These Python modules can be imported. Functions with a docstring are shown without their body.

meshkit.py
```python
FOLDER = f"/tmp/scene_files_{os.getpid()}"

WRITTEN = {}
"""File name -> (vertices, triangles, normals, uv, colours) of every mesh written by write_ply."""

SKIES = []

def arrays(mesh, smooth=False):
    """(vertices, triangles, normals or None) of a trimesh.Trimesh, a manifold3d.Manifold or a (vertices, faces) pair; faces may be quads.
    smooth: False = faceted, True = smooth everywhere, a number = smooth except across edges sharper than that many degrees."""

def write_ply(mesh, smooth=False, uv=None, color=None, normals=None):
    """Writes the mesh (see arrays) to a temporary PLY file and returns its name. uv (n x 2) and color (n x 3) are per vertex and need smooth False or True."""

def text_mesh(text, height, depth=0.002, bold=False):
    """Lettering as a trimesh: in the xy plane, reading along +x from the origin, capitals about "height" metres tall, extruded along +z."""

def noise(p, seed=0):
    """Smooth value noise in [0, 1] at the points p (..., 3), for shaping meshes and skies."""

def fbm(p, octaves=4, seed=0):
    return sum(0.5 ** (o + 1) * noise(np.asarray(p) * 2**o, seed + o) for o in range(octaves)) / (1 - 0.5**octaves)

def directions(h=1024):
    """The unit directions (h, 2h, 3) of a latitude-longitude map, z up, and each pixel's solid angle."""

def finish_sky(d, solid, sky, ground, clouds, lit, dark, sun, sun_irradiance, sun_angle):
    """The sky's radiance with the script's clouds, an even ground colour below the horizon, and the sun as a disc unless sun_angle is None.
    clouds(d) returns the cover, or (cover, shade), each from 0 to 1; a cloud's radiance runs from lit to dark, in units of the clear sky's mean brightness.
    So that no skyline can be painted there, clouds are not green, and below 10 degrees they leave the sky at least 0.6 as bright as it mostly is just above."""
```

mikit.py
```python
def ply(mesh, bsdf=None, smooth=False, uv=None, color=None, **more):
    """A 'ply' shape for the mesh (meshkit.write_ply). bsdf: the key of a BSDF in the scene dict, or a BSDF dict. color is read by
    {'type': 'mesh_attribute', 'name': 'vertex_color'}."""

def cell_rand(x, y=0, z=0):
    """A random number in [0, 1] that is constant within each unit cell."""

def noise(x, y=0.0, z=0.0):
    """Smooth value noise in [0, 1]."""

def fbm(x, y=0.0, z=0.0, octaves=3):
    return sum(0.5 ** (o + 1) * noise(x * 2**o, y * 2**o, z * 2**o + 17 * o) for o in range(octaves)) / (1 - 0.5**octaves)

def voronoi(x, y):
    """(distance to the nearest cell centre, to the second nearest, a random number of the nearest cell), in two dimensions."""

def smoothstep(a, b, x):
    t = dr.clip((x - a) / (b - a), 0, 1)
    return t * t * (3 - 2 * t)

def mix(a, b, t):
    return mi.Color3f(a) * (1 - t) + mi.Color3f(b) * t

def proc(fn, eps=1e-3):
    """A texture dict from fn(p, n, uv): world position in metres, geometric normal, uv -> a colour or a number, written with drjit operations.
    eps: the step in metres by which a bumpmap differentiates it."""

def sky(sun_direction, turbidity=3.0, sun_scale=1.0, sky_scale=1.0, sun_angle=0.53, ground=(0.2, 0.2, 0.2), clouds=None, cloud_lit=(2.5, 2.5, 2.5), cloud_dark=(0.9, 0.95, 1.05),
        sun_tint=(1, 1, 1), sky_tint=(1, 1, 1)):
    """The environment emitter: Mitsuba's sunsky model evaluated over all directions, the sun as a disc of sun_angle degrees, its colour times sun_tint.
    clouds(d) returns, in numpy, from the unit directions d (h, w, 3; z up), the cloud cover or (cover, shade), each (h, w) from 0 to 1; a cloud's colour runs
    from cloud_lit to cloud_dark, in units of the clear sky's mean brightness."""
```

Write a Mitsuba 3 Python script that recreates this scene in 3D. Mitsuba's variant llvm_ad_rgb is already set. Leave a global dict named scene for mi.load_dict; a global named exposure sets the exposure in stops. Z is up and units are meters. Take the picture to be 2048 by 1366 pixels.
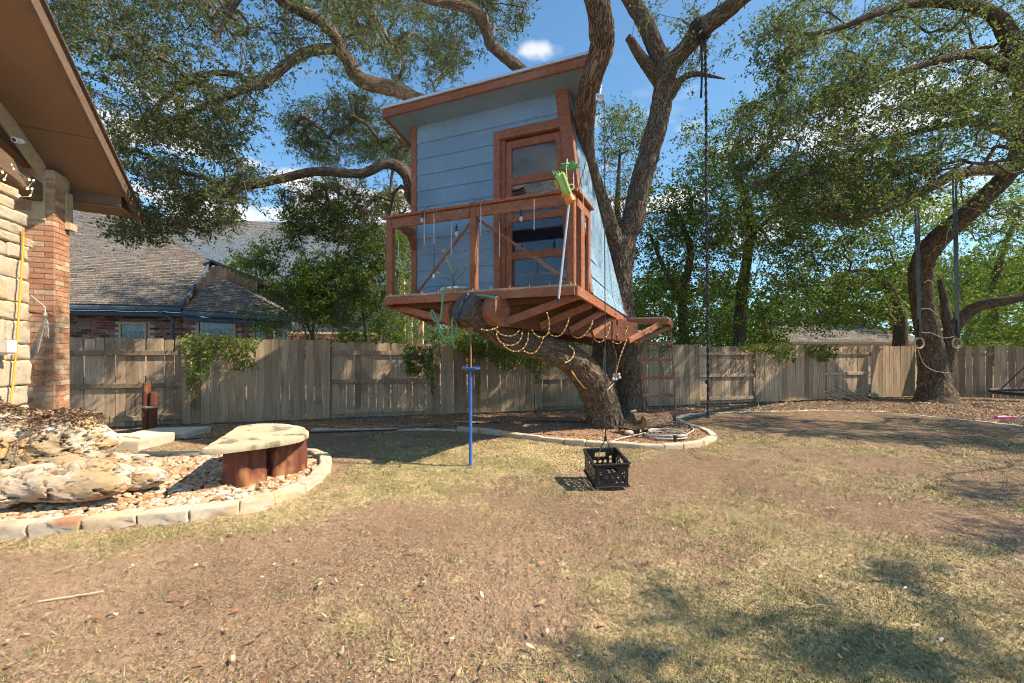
import math, random
import numpy as np, trimesh, shapely, shapely.geometry as sg
import drjit as dr, mitsuba as mi, mikit, meshkit
from scipy.spatial import cKDTree
from mikit import proc, noise, fbm, cell_rand, smoothstep, mix, voronoi

T = mi.ScalarTransform4f
scene, labels = {}, {}
# ------------------------------------------------------------------ camera, sky, exposure
F, HZ, CH = 820.0, 706.0, 1.30          # focal length and horizon row of the 2048 px photograph, eye height in metres
scene['camera'] = {'type': 'perspective', 'fov': math.degrees(2 * math.atan(1024 / F)), 'fov_axis': 'x', 'near_clip': 0.05, 'far_clip': 2000.0,
                   'principal_point_offset_y': (683 - HZ) / 1366,
                   'to_world': T().look_at(origin=[0, 0, CH], target=[0, 1, CH], up=[0, 0, 1])}
SUN = np.array([.683, -.11, .70]); SUN /= np.linalg.norm(SUN)
exposure = 2.68


def clouds(d):
    el = np.degrees(np.arcsin(np.clip(d[..., 2], -1, 1)))
    p = np.stack([d[..., 0], d[..., 1], d[..., 2] * 2.2], -1)
    n = meshkit.fbm(p * 5.5 + 3.1, 6, 4)
    band = np.exp(-((el - 19) / 9.0) ** 2)
    c = np.clip((n - (.655 - .12 * band)) / .09, 0, 1)
    # one small puff above the roof
    t = np.array([.050, 1.0, .739]); t /= np.linalg.norm(t)
    q = d - t
    r = np.sqrt((q[..., 0] / .044) ** 2 + (q[..., 1] / .04) ** 2 + (q[..., 2] / .015) ** 2)
    puff = np.clip((1.05 - r + (meshkit.fbm(d * 30, 4, 9) - .5) * 1.6) / .6, 0, 1)
    shade = np.clip((meshkit.fbm(p * 9 + 8, 4, 2) - .45) * 2, 0, 1) * .6
    return np.clip(np.maximum(c * band, puff * .8), 0, 1), shade


scene['sky'] = mikit.sky(SUN.tolist(), turbidity=3.0, sky_scale=1.05, sky_tint=(.80, 1.02, 1.03), clouds=clouds, cloud_lit=(2.3, 2.3, 2.3), cloud_dark=(1.1, 1.15, 1.25), ground=(.18, .14, .10))


def at(px, py, Y):
    return np.array([(px - 1024) / F * Y, Y, CH - (py - HZ) / F * Y])


def gpt(px, py, z=0.0):
    Y = (CH - z) * F / (py - HZ)
    return np.array([(px - 1024) / F * Y, Y, z])


def plane_pt(px, py, o, n):
    d = np.array([(px - 1024) / F, 1, -(py - HZ) / F]); c = np.array([0, 0, CH])
    return c + d * (np.dot(np.asarray(o) - c, n) / np.dot(d, n))


rng = np.random.default_rng(7)
R = random.Random(11)


def unit(v):
    v = np.asarray(v, float)
    return v / (np.linalg.norm(v, axis=-1, keepdims=True) + 1e-12)


# ------------------------------------------------------------------ materials
def rgb(r, g, b):
    return {'type': 'rgb', 'value': [r, g, b]}


def mat(key, color, rough=.7, two=True, **k):
    d = {'type': 'principled', 'base_color': proc(color) if callable(color) else rgb(*color), 'roughness': rough, **k}
    scene[key] = {'type': 'twosided', 'bsdf': d} if two else d


def C(*v):
    return mi.Color3f(*v)


def ground_col(p, n, uv):
    g, m = uv.x, uv.y                 # amount of straw, and reddish mulch
    a = fbm(p.x * 9, p.y * 9, 0, 3); b = fbm(p.x * 60, p.y * 60, 2, 3); c = fbm(p.x * 1.3, p.y * 1.3, 5, 2); f = noise(p.x * 210, p.y * 210, 1)
    v1 = voronoi(p.x * 62, p.y * 62); v2 = voronoi(p.x * 120 + 7, p.y * 120)
    dirt = mix((.158, .104, .068), (.280, .194, .128), dr.clip(b * 1.3 + (c - .5) * .8 - .15, 0, 1))
    dirt = mix(dirt, (.065, .047, .036), smoothstep(.60, .80, a * .55 + f * .45) * .5)
    dark = smoothstep(.42, .22, v1[0]) * smoothstep(.62, .72, v1[2]); dirt = mix(dirt, (.07, .05, .038), dark * .65)
    pale = smoothstep(.40, .24, v2[0]) * smoothstep(.80, .86, v2[2]); dirt = mix(dirt, (.46, .38, .29), pale * .8)
    straw = mix((.32, .25, .135), (.52, .425, .245), b)
    straw = mix(straw, (.18, .175, .07), smoothstep(.45, .72, fbm(p.x * 3.1, p.y * 3.1, 9, 3)) * .6)
    straw = mix(straw, (.105, .075, .05), smoothstep(.52, .72, f * .6 + a * .4) * .65)
    out = mix(dirt, straw, smoothstep(.25, .80, g + (a - .5) * .9 + (b - .5) * .7))
    mul = mix((.15, .085, .055), (.44, .285, .19), dr.clip(f * .7 + b * .5 - .1, 0, 1))
    return mix(out, mul, smoothstep(.3, .7, m + (b - .5) * .5))


scene['m_ground'] = {'type': 'twosided', 'bsdf': {'type': 'bumpmap', 'arbitrary': proc(lambda p, n, uv: fbm(p.x * 70, p.y * 70, 3, 3) * .016 + fbm(p.x * 24, p.y * 24, 6, 2) * .014, eps=2e-3), 'scale': 1.0,
                     'bsdf': {'type': 'principled', 'base_color': proc(ground_col), 'roughness': .95, 'specular': .15}}}


def pal(t, cols):
    out = C(*cols[0])
    k = len(cols) - 1
    for i in range(k):
        out = mix(out, cols[i + 1], dr.clip(t * k - i, 0, 1))
    return out


mat('m_blade', lambda p, n, uv: pal(uv.x, [(.58, .47, .27), (.44, .35, .19), (.31, .26, .12), (.17, .20, .068), (.10, .145, .042)]) * (.55 + .7 * uv.y), .8, specular=.2)
mat('m_litter', lambda p, n, uv: pal(uv.x, [(.045, .033, .027), (.15, .095, .06), (.29, .195, .125), (.46, .36, .245), (.58, .52, .43), (.36, .14, .055)]) * (.8 + .4 * uv.y), .75, specular=.25)


def bark_col(p, n, uv):
    a = voronoi(uv.x * 40 + (fbm(uv.x * 11, uv.y * 6, 1, 2) - .5) * 3.4, uv.y * 8.0 + (fbm(uv.x * 14, uv.y * 8, 4, 2) - .5) * 2.6)
    crack = smoothstep(.0, .42, a[1] - a[0])
    b = fbm(p.x * 5, p.y * 5, p.z * 5, 3); f = fbm(p.x * 45, p.y * 45, p.z * 30, 2)
    c = mix((.040, .029, .021), mix((.150, .110, .076), (.245, .195, .145), a[2]), crack * .75 + f * .25)
    c = mix(c, (.185, .175, .15), smoothstep(.5, .72, b) * .55 * crack)
    return c * (.7 + .6 * f)


def bark_h(p, n, uv):
    a = voronoi(uv.x * 40 + (fbm(uv.x * 11, uv.y * 6, 1, 2) - .5) * 3.4, uv.y * 8.0 + (fbm(uv.x * 14, uv.y * 8, 4, 2) - .5) * 2.6)
    return smoothstep(.0, .35, a[1] - a[0]) * .012 + fbm(uv.x * 70, uv.y * 40, 0, 2) * .006


scene['m_bark'] = {'type': 'twosided', 'bsdf': {'type': 'bumpmap', 'arbitrary': proc(bark_h, eps=3e-3), 'scale': 1.0,
                   'bsdf': {'type': 'principled', 'base_color': proc(bark_col), 'roughness': .9, 'specular': .2}}}
mat('m_twig', lambda p, n, uv: mix((.075, .055, .042), (.17, .135, .105), fbm(p.x * 14, p.y * 14, p.z * 14, 2)), .9)


def leaf_col(p, n, uv):
    oak = pal(uv.x, [(.050, .072, .030), (.078, .106, .044), (.12, .148, .066), (.19, .205, .115), (.26, .18, .08)])
    fresh = pal(uv.x, [(.062, .118, .026), (.105, .188, .038), (.175, .265, .05), (.265, .36, .075), (.38, .33, .09)])
    return mix(oak, fresh, uv.y)


scene['m_leaf'] = {'type': 'principledthin', 'base_color': proc(leaf_col), 'roughness': .36, 'diff_trans': .95, 'spec_trans': 0.0, 'eta': 1.45}


def fence_col(p, n, uv):
    base = pal(uv.x, [(.20, .145, .098), (.31, .24, .165), (.41, .325, .225), (.34, .22, .14)])
    s = uv.y * 37
    g = fbm(p.x * 55 + s, p.y * 55, p.z * 2.2 + s, 3); st = fbm(p.x * 2.1 + s, p.y * 2.1, p.z * 1.4, 3)
    d = voronoi(p.x * 9 + p.y * 4 + s, p.z * 2.6)
    sk = fbm(p.x * 24 + s, p.y * 24, p.z * .7 + s, 3)
    c = base * (.40 + .85 * g + .40 * sk)
    c = mix(c, (.085, .07, .055), smoothstep(.62, .82, st) * .45 + smoothstep(.07, .03, d[0]) * .6)
    low = smoothstep(.42, .02, p.z + (st - .5) * .5)
    return mix(c, C(.30, .255, .165) * (.6 + .8 * g), low * .55)


mat('m_fence', fence_col, .9, specular=.2)


def wood_red(p, n, uv):
    s = uv.y * 19
    g = fbm(p.x * 26 + s, p.y * 26, p.z * 26, 2)
    st = fbm((p.x + p.y) * 3 + s, (p.x - p.y) * 34, p.z * 34 + s, 3)
    c = mix((.13, .046, .026), (.32, .125, .064), st * .8 + uv.x * .4)
    w = fbm(p.x * 3.1 + s, p.y * 3.1, p.z * 3.1, 3)
    c = mix(c, (.26, .17, .12), smoothstep(.56, .76, w) * .35)
    return c * (.62 + .5 * g + .24 * w)


mat('m_redwood', wood_red, .62, specular=.35)
mat('m_redwood_dark', lambda p, n, uv: wood_red(p, n, uv) * .42, .7, specular=.25)      # darker stain, with the shade under the deck also put into the colour


def blue_col(p, n, uv):
    g = fbm((p.x + p.y) * 3, (p.x - p.y) * 40, p.z * 60, 2); s = fbm(p.x * 2.2, p.y * 2.2, p.z * 2.2, 3)
    w = fbm(p.x * 9, p.y * 9, p.z * 1.3, 3)
    c = mix((.150, .255, .365), (.185, .295, .405), uv.x) * (.82 + .36 * g) * (.82 + .36 * s)
    return mix(c, (.26, .315, .345), smoothstep(.58, .80, w) * .35)


mat('m_blue', blue_col, .6, specular=.35)
mat('m_soffit_blue', lambda p, n, uv: C(.155, .245, .32) * (.82 + .36 * fbm(p.x * 5, p.y * 5, p.z * 5, 3)), .7)


def brick_col(p, n, uv):
    c = pal(uv.x, [(.32, .155, .09), (.40, .21, .128), (.45, .265, .165), (.46, .315, .215), (.53, .415, .30)])
    g = fbm(p.x * 60, p.y * 60, p.z * 60, 3); h = fbm(p.x * 11 + uv.y * 40, p.y * 11, p.z * 11, 2)
    return c * (.62 + .5 * g + .26 * h)


mat('m_brick', brick_col, .9, specular=.2)
mat('m_brick_far', lambda p, n, uv: pal(uv.x, [(.075, .042, .038), (.15, .068, .05), (.22, .105, .072), (.27, .16, .115), (.19, .14, .12)]) * (.7 + .6 * fbm(p.x * 40, p.y * 40, p.z * 40, 2)), .9)
mat('m_mortar', lambda p, n, uv: C(.46, .40, .33) * (.75 + .5 * fbm(p.x * 80, p.y * 80, p.z * 80, 2)), .95)


def lime_col(p, n, uv):
    a = fbm(p.x * 7 + uv.y * 9, p.y * 7, p.z * 7, 4); b = fbm(p.x * 38, p.y * 38, p.z * 38, 3); c = fbm(p.x * 3.3, p.y * 3.3 + uv.y * 5, p.z * 3.3, 3)
    k = mix((.41, .345, .25), (.53, .475, .385), a)
    k = mix(k, (.52, .37, .19), smoothstep(.50, .70, c) * (.35 + .6 * uv.x))
    k = mix(k, (.34, .15, .085), smoothstep(.56, .74, fbm(p.x * 4.1 + 7, p.y * 4.1, p.z * 4.1 + uv.y * 3, 3)) * uv.x * .85)
    k = mix(k, (.20, .17, .13), smoothstep(.60, .78, b * .55 + a * .45) * .75)
    return k * (.74 + .5 * b)


mat('m_lime', lime_col, .92, specular=.2)


def rock_col(p, n, uv):
    a = fbm(p.x * 4, p.y * 4, p.z * 4, 4); b = fbm(p.x * 26, p.y * 26, p.z * 26, 4); c = fbm(p.x * 9 + 4, p.y * 9, p.z * 9, 3)
    k = mix((.34, .265, .17), (.53, .48, .405), smoothstep(.38, .66, a))
    k = mix(k, (.45, .285, .12), smoothstep(.48, .62, c) * .75 * (1 - .6 * uv.y))
    k = mix(k, (.33, .17, .10), smoothstep(.54, .70, fbm(p.x * 6 + 11, p.y * 6, p.z * 6, 3)) * (.35 + .5 * uv.y))
    k = mix(k, (.135, .105, .075), smoothstep(.54, .72, b) * .8)
    return mix(k * (.72 + .5 * b), (.09, .065, .045), uv.x * .8)


mat('m_rock', rock_col, .95, specular=.2)
mat('m_pebble', lambda p, n, uv: pal(uv.x, [(.50, .44, .36), (.44, .35, .24), (.42, .28, .16), (.36, .185, .09), (.25, .13, .08), (.54, .51, .46)]) * (.7 + .5 * fbm(p.x * 70, p.y * 70, p.z * 70, 2)) , .8, specular=.3)
mat('m_slab', lambda p, n, uv: mix((.31, .265, .175), (.43, .385, .275), fbm(p.x * 9, p.y * 9, p.z * 9, 4)) * (.78 + .4 * fbm(p.x * 55, p.y * 55, p.z * 55, 3)) * (1 - .6 * smoothstep(.54, .70, fbm(p.x * 6 + 3, p.y * 6, 0, 4))), .9)


def log_red(p, n, uv):
    st = fbm(p.x * 42, p.y * 42, p.z * 3.2, 3); b = fbm(p.x * 7, p.y * 7, p.z * 4, 3)
    c = mix((.075, .026, .018), (.20, .068, .042), st)
    return mix(c, (.30, .145, .06), smoothstep(.56, .72, b) * .75) * (.7 + .6 * b)


mat('m_logred', log_red, .75, specular=.3)
mat('m_roof', lambda p, n, uv: pal(uv.x, [(.110, .098, .087), (.160, .143, .126), (.205, .183, .160)]) * (.72 + .56 * fbm(p.x * 30, p.y * 30, p.z * 30, 3)), .95, specular=.1)
mat('m_soffit', lambda p, n, uv: C(.235, .152, .095) * (.80 + .28 * fbm(p.x * 3, p.y * 3, p.z * 3, 3) + .16 * noise(p.x * 190, p.y * 190, p.z * 190)), .85)
mat('m_trim_brown', lambda p, n, uv: mix((.13, .085, .06), (.20, .135, .095), fbm(p.x * 4, p.y * 4, p.z * 30, 3)), .7)
mat('m_trim_tan', lambda p, n, uv: C(.50, .41, .265) * (.85 + .3 * fbm(p.x * 20, p.y * 20, p.z * 20, 2)), .75)
mat('m_ceiling', lambda p, n, uv: mix((.20, .085, .035), (.34, .16, .065), fbm(p.x * 40, p.y * 4, p.z * 4, 3) * .7 + uv.x * .3), .55)
mat('m_concrete', lambda p, n, uv: C(.46, .42, .34) * (.72 + .5 * fbm(p.x * 12, p.y * 12, p.z * 12, 4)), .92)
mat('m_siding_dark', lambda p, n, uv: C(.085, .115, .145) * (.85 + .3 * fbm(p.x * 8, p.y * 8, p.z * 8, 2)), .85, specular=.15)
mat('m_boards', lambda p, n, uv: pal(uv.x, [(.20, .12, .07), (.30, .20, .12)]) * (.7 + .6 * fbm(p.x * 30, p.y * 30, p.z * 3, 2)), .85)
mat('m_white', (.72, .72, .70), .45)
mat('m_cream', (.46, .335, .20), .6)
mat('m_metal_roof', (.62, .64, .66), .38, metallic=.75)
mat('m_alu', (.66, .66, .66), .35, metallic=.6)
mat('m_steel', (.20, .20, .20), .4, metallic=.8)
mat('m_black', (.022, .022, .025), .42)
mat('m_rubber', (.035, .035, .036), .75)
mat('m_rope', lambda p, n, uv: C(.035, .034, .036) * (.6 + .9 * noise(p.x * 150, p.y * 150, p.z * 150)), .9)
mat('m_cord', (.58, .54, .46), .8)
mat('m_greywire', (.15, .135, .12), .7)
mat('m_bluepaint', lambda p, n, uv: C(.035, .115, .42) * (.85 + .3 * fbm(p.x * 30, p.y * 30, p.z * 9, 3)), .35, clearcoat=.4)
mat('m_rust', lambda p, n, uv: mix((.17, .075, .04), (.27, .14, .08), fbm(p.x * 40, p.y * 40, p.z * 20, 3)), .8)
mat('m_orange', (.72, .36, .05), .55)
mat('m_greenhose', (.07, .33, .19), .45)
mat('m_lime_plastic', (.34, .53, .12), .45)
mat('m_green_plastic', (.09, .36, .15), .45)
mat('m_orange_plastic', (.58, .23, .035), .45)
mat('m_hose', lambda p, n, uv: C(.40, .38, .34) * (.75 + .5 * noise(p.x * 40, p.y * 40, p.z * 40)), .7)
mat('m_pink', (.75, .10, .33), .5)
mat('m_cut_dark', lambda p, n, uv: mix((.045, .045, .048), (.115, .115, .115), fbm(p.x * 22, p.y * 22, p.z * 22, 3)), .85)
mat('m_cut', lambda p, n, uv: mix((.20, .115, .05), (.36, .235, .12), fbm(p.x * 20, p.y * 20, p.z * 20, 3)), .85)
mat('m_dark', (.012, .012, .014), .8)
mat('m_interior_sky_tint', (.045, .07, .15), .8)  # sky reflection of the door panes, put into the blue of the wall behind
mat('m_clearplastic', (.42, .47, .49), .2)
mat('m_ringwood', (.46, .35, .22), .6)
mat('m_bluegrey', (.20, .26, .30), .5)
mat('m_screen', (.045, .075, .065), .6)
scene['m_glass'] = {'type': 'thindielectric', 'int_ior': 1.5}
scene['m_bulbglass'] = {'type': 'thindielectric', 'int_ior': 1.45}


# ------------------------------------------------------------------ mesh helpers
class MB:
    def __init__(s):
        s.v, s.f, s.uv, s.n = [], [], [], 0

    def add(s, v, f, uv=None):
        v = np.asarray(v, float).reshape(-1, 3); f = np.asarray(f, int)
        if f.shape[1] == 4:
            f = np.vstack([f[:, [0, 1, 2]], f[:, [0, 2, 3]]])
        if uv is None:
            uv = (rng.random(), rng.random())
        uv = np.asarray(uv, float)
        if uv.ndim == 1:
            uv = np.tile(uv, (len(v), 1))
        s.v.append(v); s.f.append(f + s.n); s.uv.append(uv); s.n += len(v)
        return s

    def mesh(s):
        return np.vstack(s.v), np.vstack(s.f), np.vstack(s.uv)


def num(key):
    if key not in scene and key not in labels and not any(k.startswith(key + '__') for k in things):
        return key
    i = 1
    while f'{key}_{i:03d}' in scene or f'{key}_{i:03d}' in labels:
        i += 1
    return f'{key}_{i:03d}'


things = set()
_counter = {}


def uniq(key):
    c = _counter.get(key, 0); _counter[key] = c + 1
    return key if c == 0 else f'{key}_{c:03d}'


def thing(name, label=None, cat=None, group=None, kind=None):
    key = uniq(name)
    d = {}
    if label: d['label'] = label
    if cat: d['category'] = cat
    if group: d['group'] = group
    if kind: d['kind'] = kind
    labels[key] = d
    return key


def put(key, mb, m, smooth=False, kind=None, label=None):
    """One entry of the scene from a mesh builder; the key is made unique."""
    key = uniq(key) if '__' in key else key
    if isinstance(mb, MB):
        v, f, uv = mb.mesh()
    else:
        v, f, uv = mb if len(mb) == 3 else (*mb, np.tile(rng.random(2), (len(mb[0]), 1)))
    if smooth not in (False, True):
        v, f, n = meshkit.arrays((v, f), smooth)
        uv = np.tile(uv[0], (len(v), 1))
        scene[key] = mikit.ply((v, f), m, smooth=True, uv=uv)
        # keep the split normals: smooth=True averages only within the split vertices
    else:
        scene[key] = mikit.ply((v, f), m, smooth=smooth, uv=uv)
    if kind or label:
        labels.setdefault(key, {})
        if kind: labels[key]['kind'] = kind
        if label: labels[key]['label'] = label
    return key


BOXF = np.array([[0, 3, 2, 1], [4, 5, 6, 7], [0, 1, 5, 4], [1, 2, 6, 5], [2, 3, 7, 6], [3, 0, 4, 7]])


def hexa(mb, p, uv=None):
    """Eight corners: bottom ring (counter-clockwise from above), then top ring."""
    return mb.add(np.asarray(p), BOXF, uv)


def box(mb, lo, hi, uv=None):
    x0, y0, z0 = lo; x1, y1, z1 = hi
    return hexa(mb, [(x0, y0, z0), (x1, y0, z0), (x1, y1, z0), (x0, y1, z0), (x0, y0, z1), (x1, y0, z1), (x1, y1, z1), (x0, y1, z1)], uv)


def bar(mb, p0, p1, w, h, up=(0, 0, 1), ch=None, uv=None, side=None):
    """A chamfered timber from p0 to p1: w across, h along up."""
    p0, p1 = np.asarray(p0, float), np.asarray(p1, float)
    d = unit(p1 - p0)
    if side is None:
        s = unit(np.cross(d, up))
    else:
        s = unit(np.asarray(side, float) - d * np.dot(side, d))
    t = np.cross(s, d)
    c = min(w, h) * .12 if ch is None else ch
    a, b = w / 2, h / 2
    sec = [(-a + c, -b), (a - c, -b), (a, -b + c), (a, b - c), (a - c, b), (-a + c, b), (-a, b - c), (-a, -b + c)]
    v = [p0 + s * x + t * y for x, y in sec] + [p1 + s * x + t * y for x, y in sec]
    f = [[i, i + 8, (i + 1) % 8 + 8, (i + 1) % 8] for i in range(8)]
    tri = [[0, i, i + 1] for i in range(1, 7)] + [[8, 8 + i + 1, 8 + i] for i in range(1, 7)]
    q = np.array(f); q = np.vstack([q[:, [0, 1, 2]], q[:, [0, 2, 3]], np.array(tri)])
    return mb.add(v, q, uv)


def resample(pts, n=None, step=None):
    """Catmull-Rom through the points (any number of columns)."""
    p = np.asarray(pts, float)
    if len(p) == 2:
        k = n or max(2, int(np.linalg.norm((p[1] - p[0])[:3]) / step) + 1)
        t = np.linspace(0, 1, k)[:, None]
        return p[0] * (1 - t) + p[1] * t
    q = np.vstack([2 * p[0] - p[1], p, 2 * p[-1] - p[-2]])
    out = []
    for i in range(1, len(q) - 2):
        k = n or max(2, int(np.linalg.norm((q[i + 1] - q[i])[:3]) / step) + 1)
        t = np.linspace(0, 1, k, endpoint=False)[:, None]
        a, b, c, d = q[i - 1], q[i], q[i + 1], q[i + 2]
        out.append(.5 * (2 * b + (c - a) * t + (2 * a - 5 * b + 4 * c - d) * t ** 2 + (3 * b - a - 3 * c + d) * t ** 3))
    out.append(p[-1:])
    return np.vstack(out)


def frames(p):
    t = unit(np.gradient(p, axis=0))
    a = np.zeros_like(p)
    a0 = np.cross(t[0], [0, 0, 1] if abs(t[0, 2]) < .9 else [1, 0, 0]); a[0] = unit(a0)
    for i in range(1, len(p)):
        x = a[i - 1] - t[i] * np.dot(a[i - 1], t[i]); a[i] = unit(x)
    return t, a, np.cross(t, a)


def tube(mb, pts, r, n=8, caps=True, uv=None):
    p = np.asarray(pts, float); m = len(p)
    r = np.broadcast_to(r, (m,)).astype(float)
    t, a, b = frames(p)
    th = np.arange(n) * 2 * np.pi / n
    v = p[:, None] + r[:, None, None] * (np.cos(th)[None, :, None] * a[:, None] + np.sin(th)[None, :, None] * b[:, None])
    i, j = np.meshgrid(np.arange(m - 1), np.arange(n), indexing='ij')
    q = np.stack([i * n + j, i * n + (j + 1) % n, (i + 1) * n + (j + 1) % n, (i + 1) * n + j], -1).reshape(-1, 4)
    f = np.vstack([q[:, [0, 1, 2]], q[:, [0, 2, 3]]])
    v = v.reshape(-1, 3)
    if caps:
        v = np.vstack([v, p[0], p[-1]]); k = m * n
        f = np.vstack([f, [[k, (x + 1) % n, x] for x in range(n)], [[k + 1, k - n + x, k - n + (x + 1) % n] for x in range(n)]])
    return mb.add(v, f, uv)


def wire(mb, pts, r, n=6, step=.03, uv=None):
    return tube(mb, resample(pts, step=step), r, n, True, uv)


def bark_tube(mb, pts, step=.03, seg=None, amp=.05, rough=.10, cap=True):
    """A trunk or limb: pts rows x, y, z, radius. Lumpy, furrowed along its length; uv in metres round and along."""
    q = resample(pts, step=step); p, r = q[:, :3], np.maximum(q[:, 3], .004); m = len(p)
    n = seg or int(np.clip(2 * np.pi * r.max() / step, 10, 110))
    t, a, b = frames(p)
    ln = np.concatenate([[0], np.cumsum(np.linalg.norm(np.diff(p, axis=0), axis=1))])
    th = np.arange(n + 1) * 2 * np.pi / n
    s = rng.random() * 50
    cy = np.stack([np.cos(th)[None] * r[:, None], np.sin(th)[None] * r[:, None], np.repeat(ln[:, None], n + 1, 1)], -1)
    big = meshkit.fbm(cy * np.array([4.5, 4.5, 2.2]) + s, 3) - .5
    fur = np.abs(meshkit.fbm(cy * np.array([22, 22, 6.0]) + s, 3, 5) - .5) * 2
    rr = r[:, None] * (1 + rough * 2 * big) + np.minimum(.020, amp * r[:, None]) * (fur * 2.0 - .6)
    v = p[:, None] + rr[..., None] * (np.cos(th)[None, :, None] * a[:, None] + np.sin(th)[None, :, None] * b[:, None])
    uv = np.stack([np.repeat((th / (2 * np.pi))[None] * 2 * np.pi * r.mean(), m, 0) + s, np.repeat(ln[:, None], n + 1, 1) + s], -1)
    w = n + 1
    i, j = np.meshgrid(np.arange(m - 1), np.arange(n), indexing='ij')
    f = np.stack([i * w + j, i * w + j + 1, (i + 1) * w + j + 1, (i + 1) * w + j], -1).reshape(-1, 4)
    mb.add(v.reshape(-1, 3), f, uv.reshape(-1, 2))
    if cap:
        for e in (0, m - 1):
            ring = v[e]; c = p[e]
            ff = [[n + 1, j + 1, j] if e == 0 else [n + 1, j, j + 1] for j in range(n)]
            mb.add(np.vstack([ring, c]), ff, np.vstack([uv[e], uv[e][:1]]))
    return q


def prism(mb, poly, o, ex, ey, ez, depth, uv=None):
    """A shapely polygon in the (ex, ey) plane at o, given thickness along ez."""
    m = trimesh.creation.extrude_polygon(poly, depth, engine='earcut')
    v = np.asarray(m.vertices)
    return mb.add(np.asarray(o) + v[:, :1] * np.asarray(ex) + v[:, 1:2] * np.asarray(ey) + v[:, 2:] * np.asarray(ez), m.faces, uv)


def blob(mb, c, rad, sub=2, nz=.25, fr=2.0, uv=None, rot=None, seed=0):
    m = trimesh.creation.icosphere(sub); v = np.asarray(m.vertices)
    k = 1 + nz * 2 * (meshkit.fbm(v * fr + seed * 3.7, 3, seed) - .5)
    v = v * k[:, None] * np.asarray(rad)
    if rot is not None:
        v = v @ trimesh.transformations.euler_matrix(*rot)[:3, :3].T
    return mb.add(v + np.asarray(c), m.faces, uv)


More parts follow.
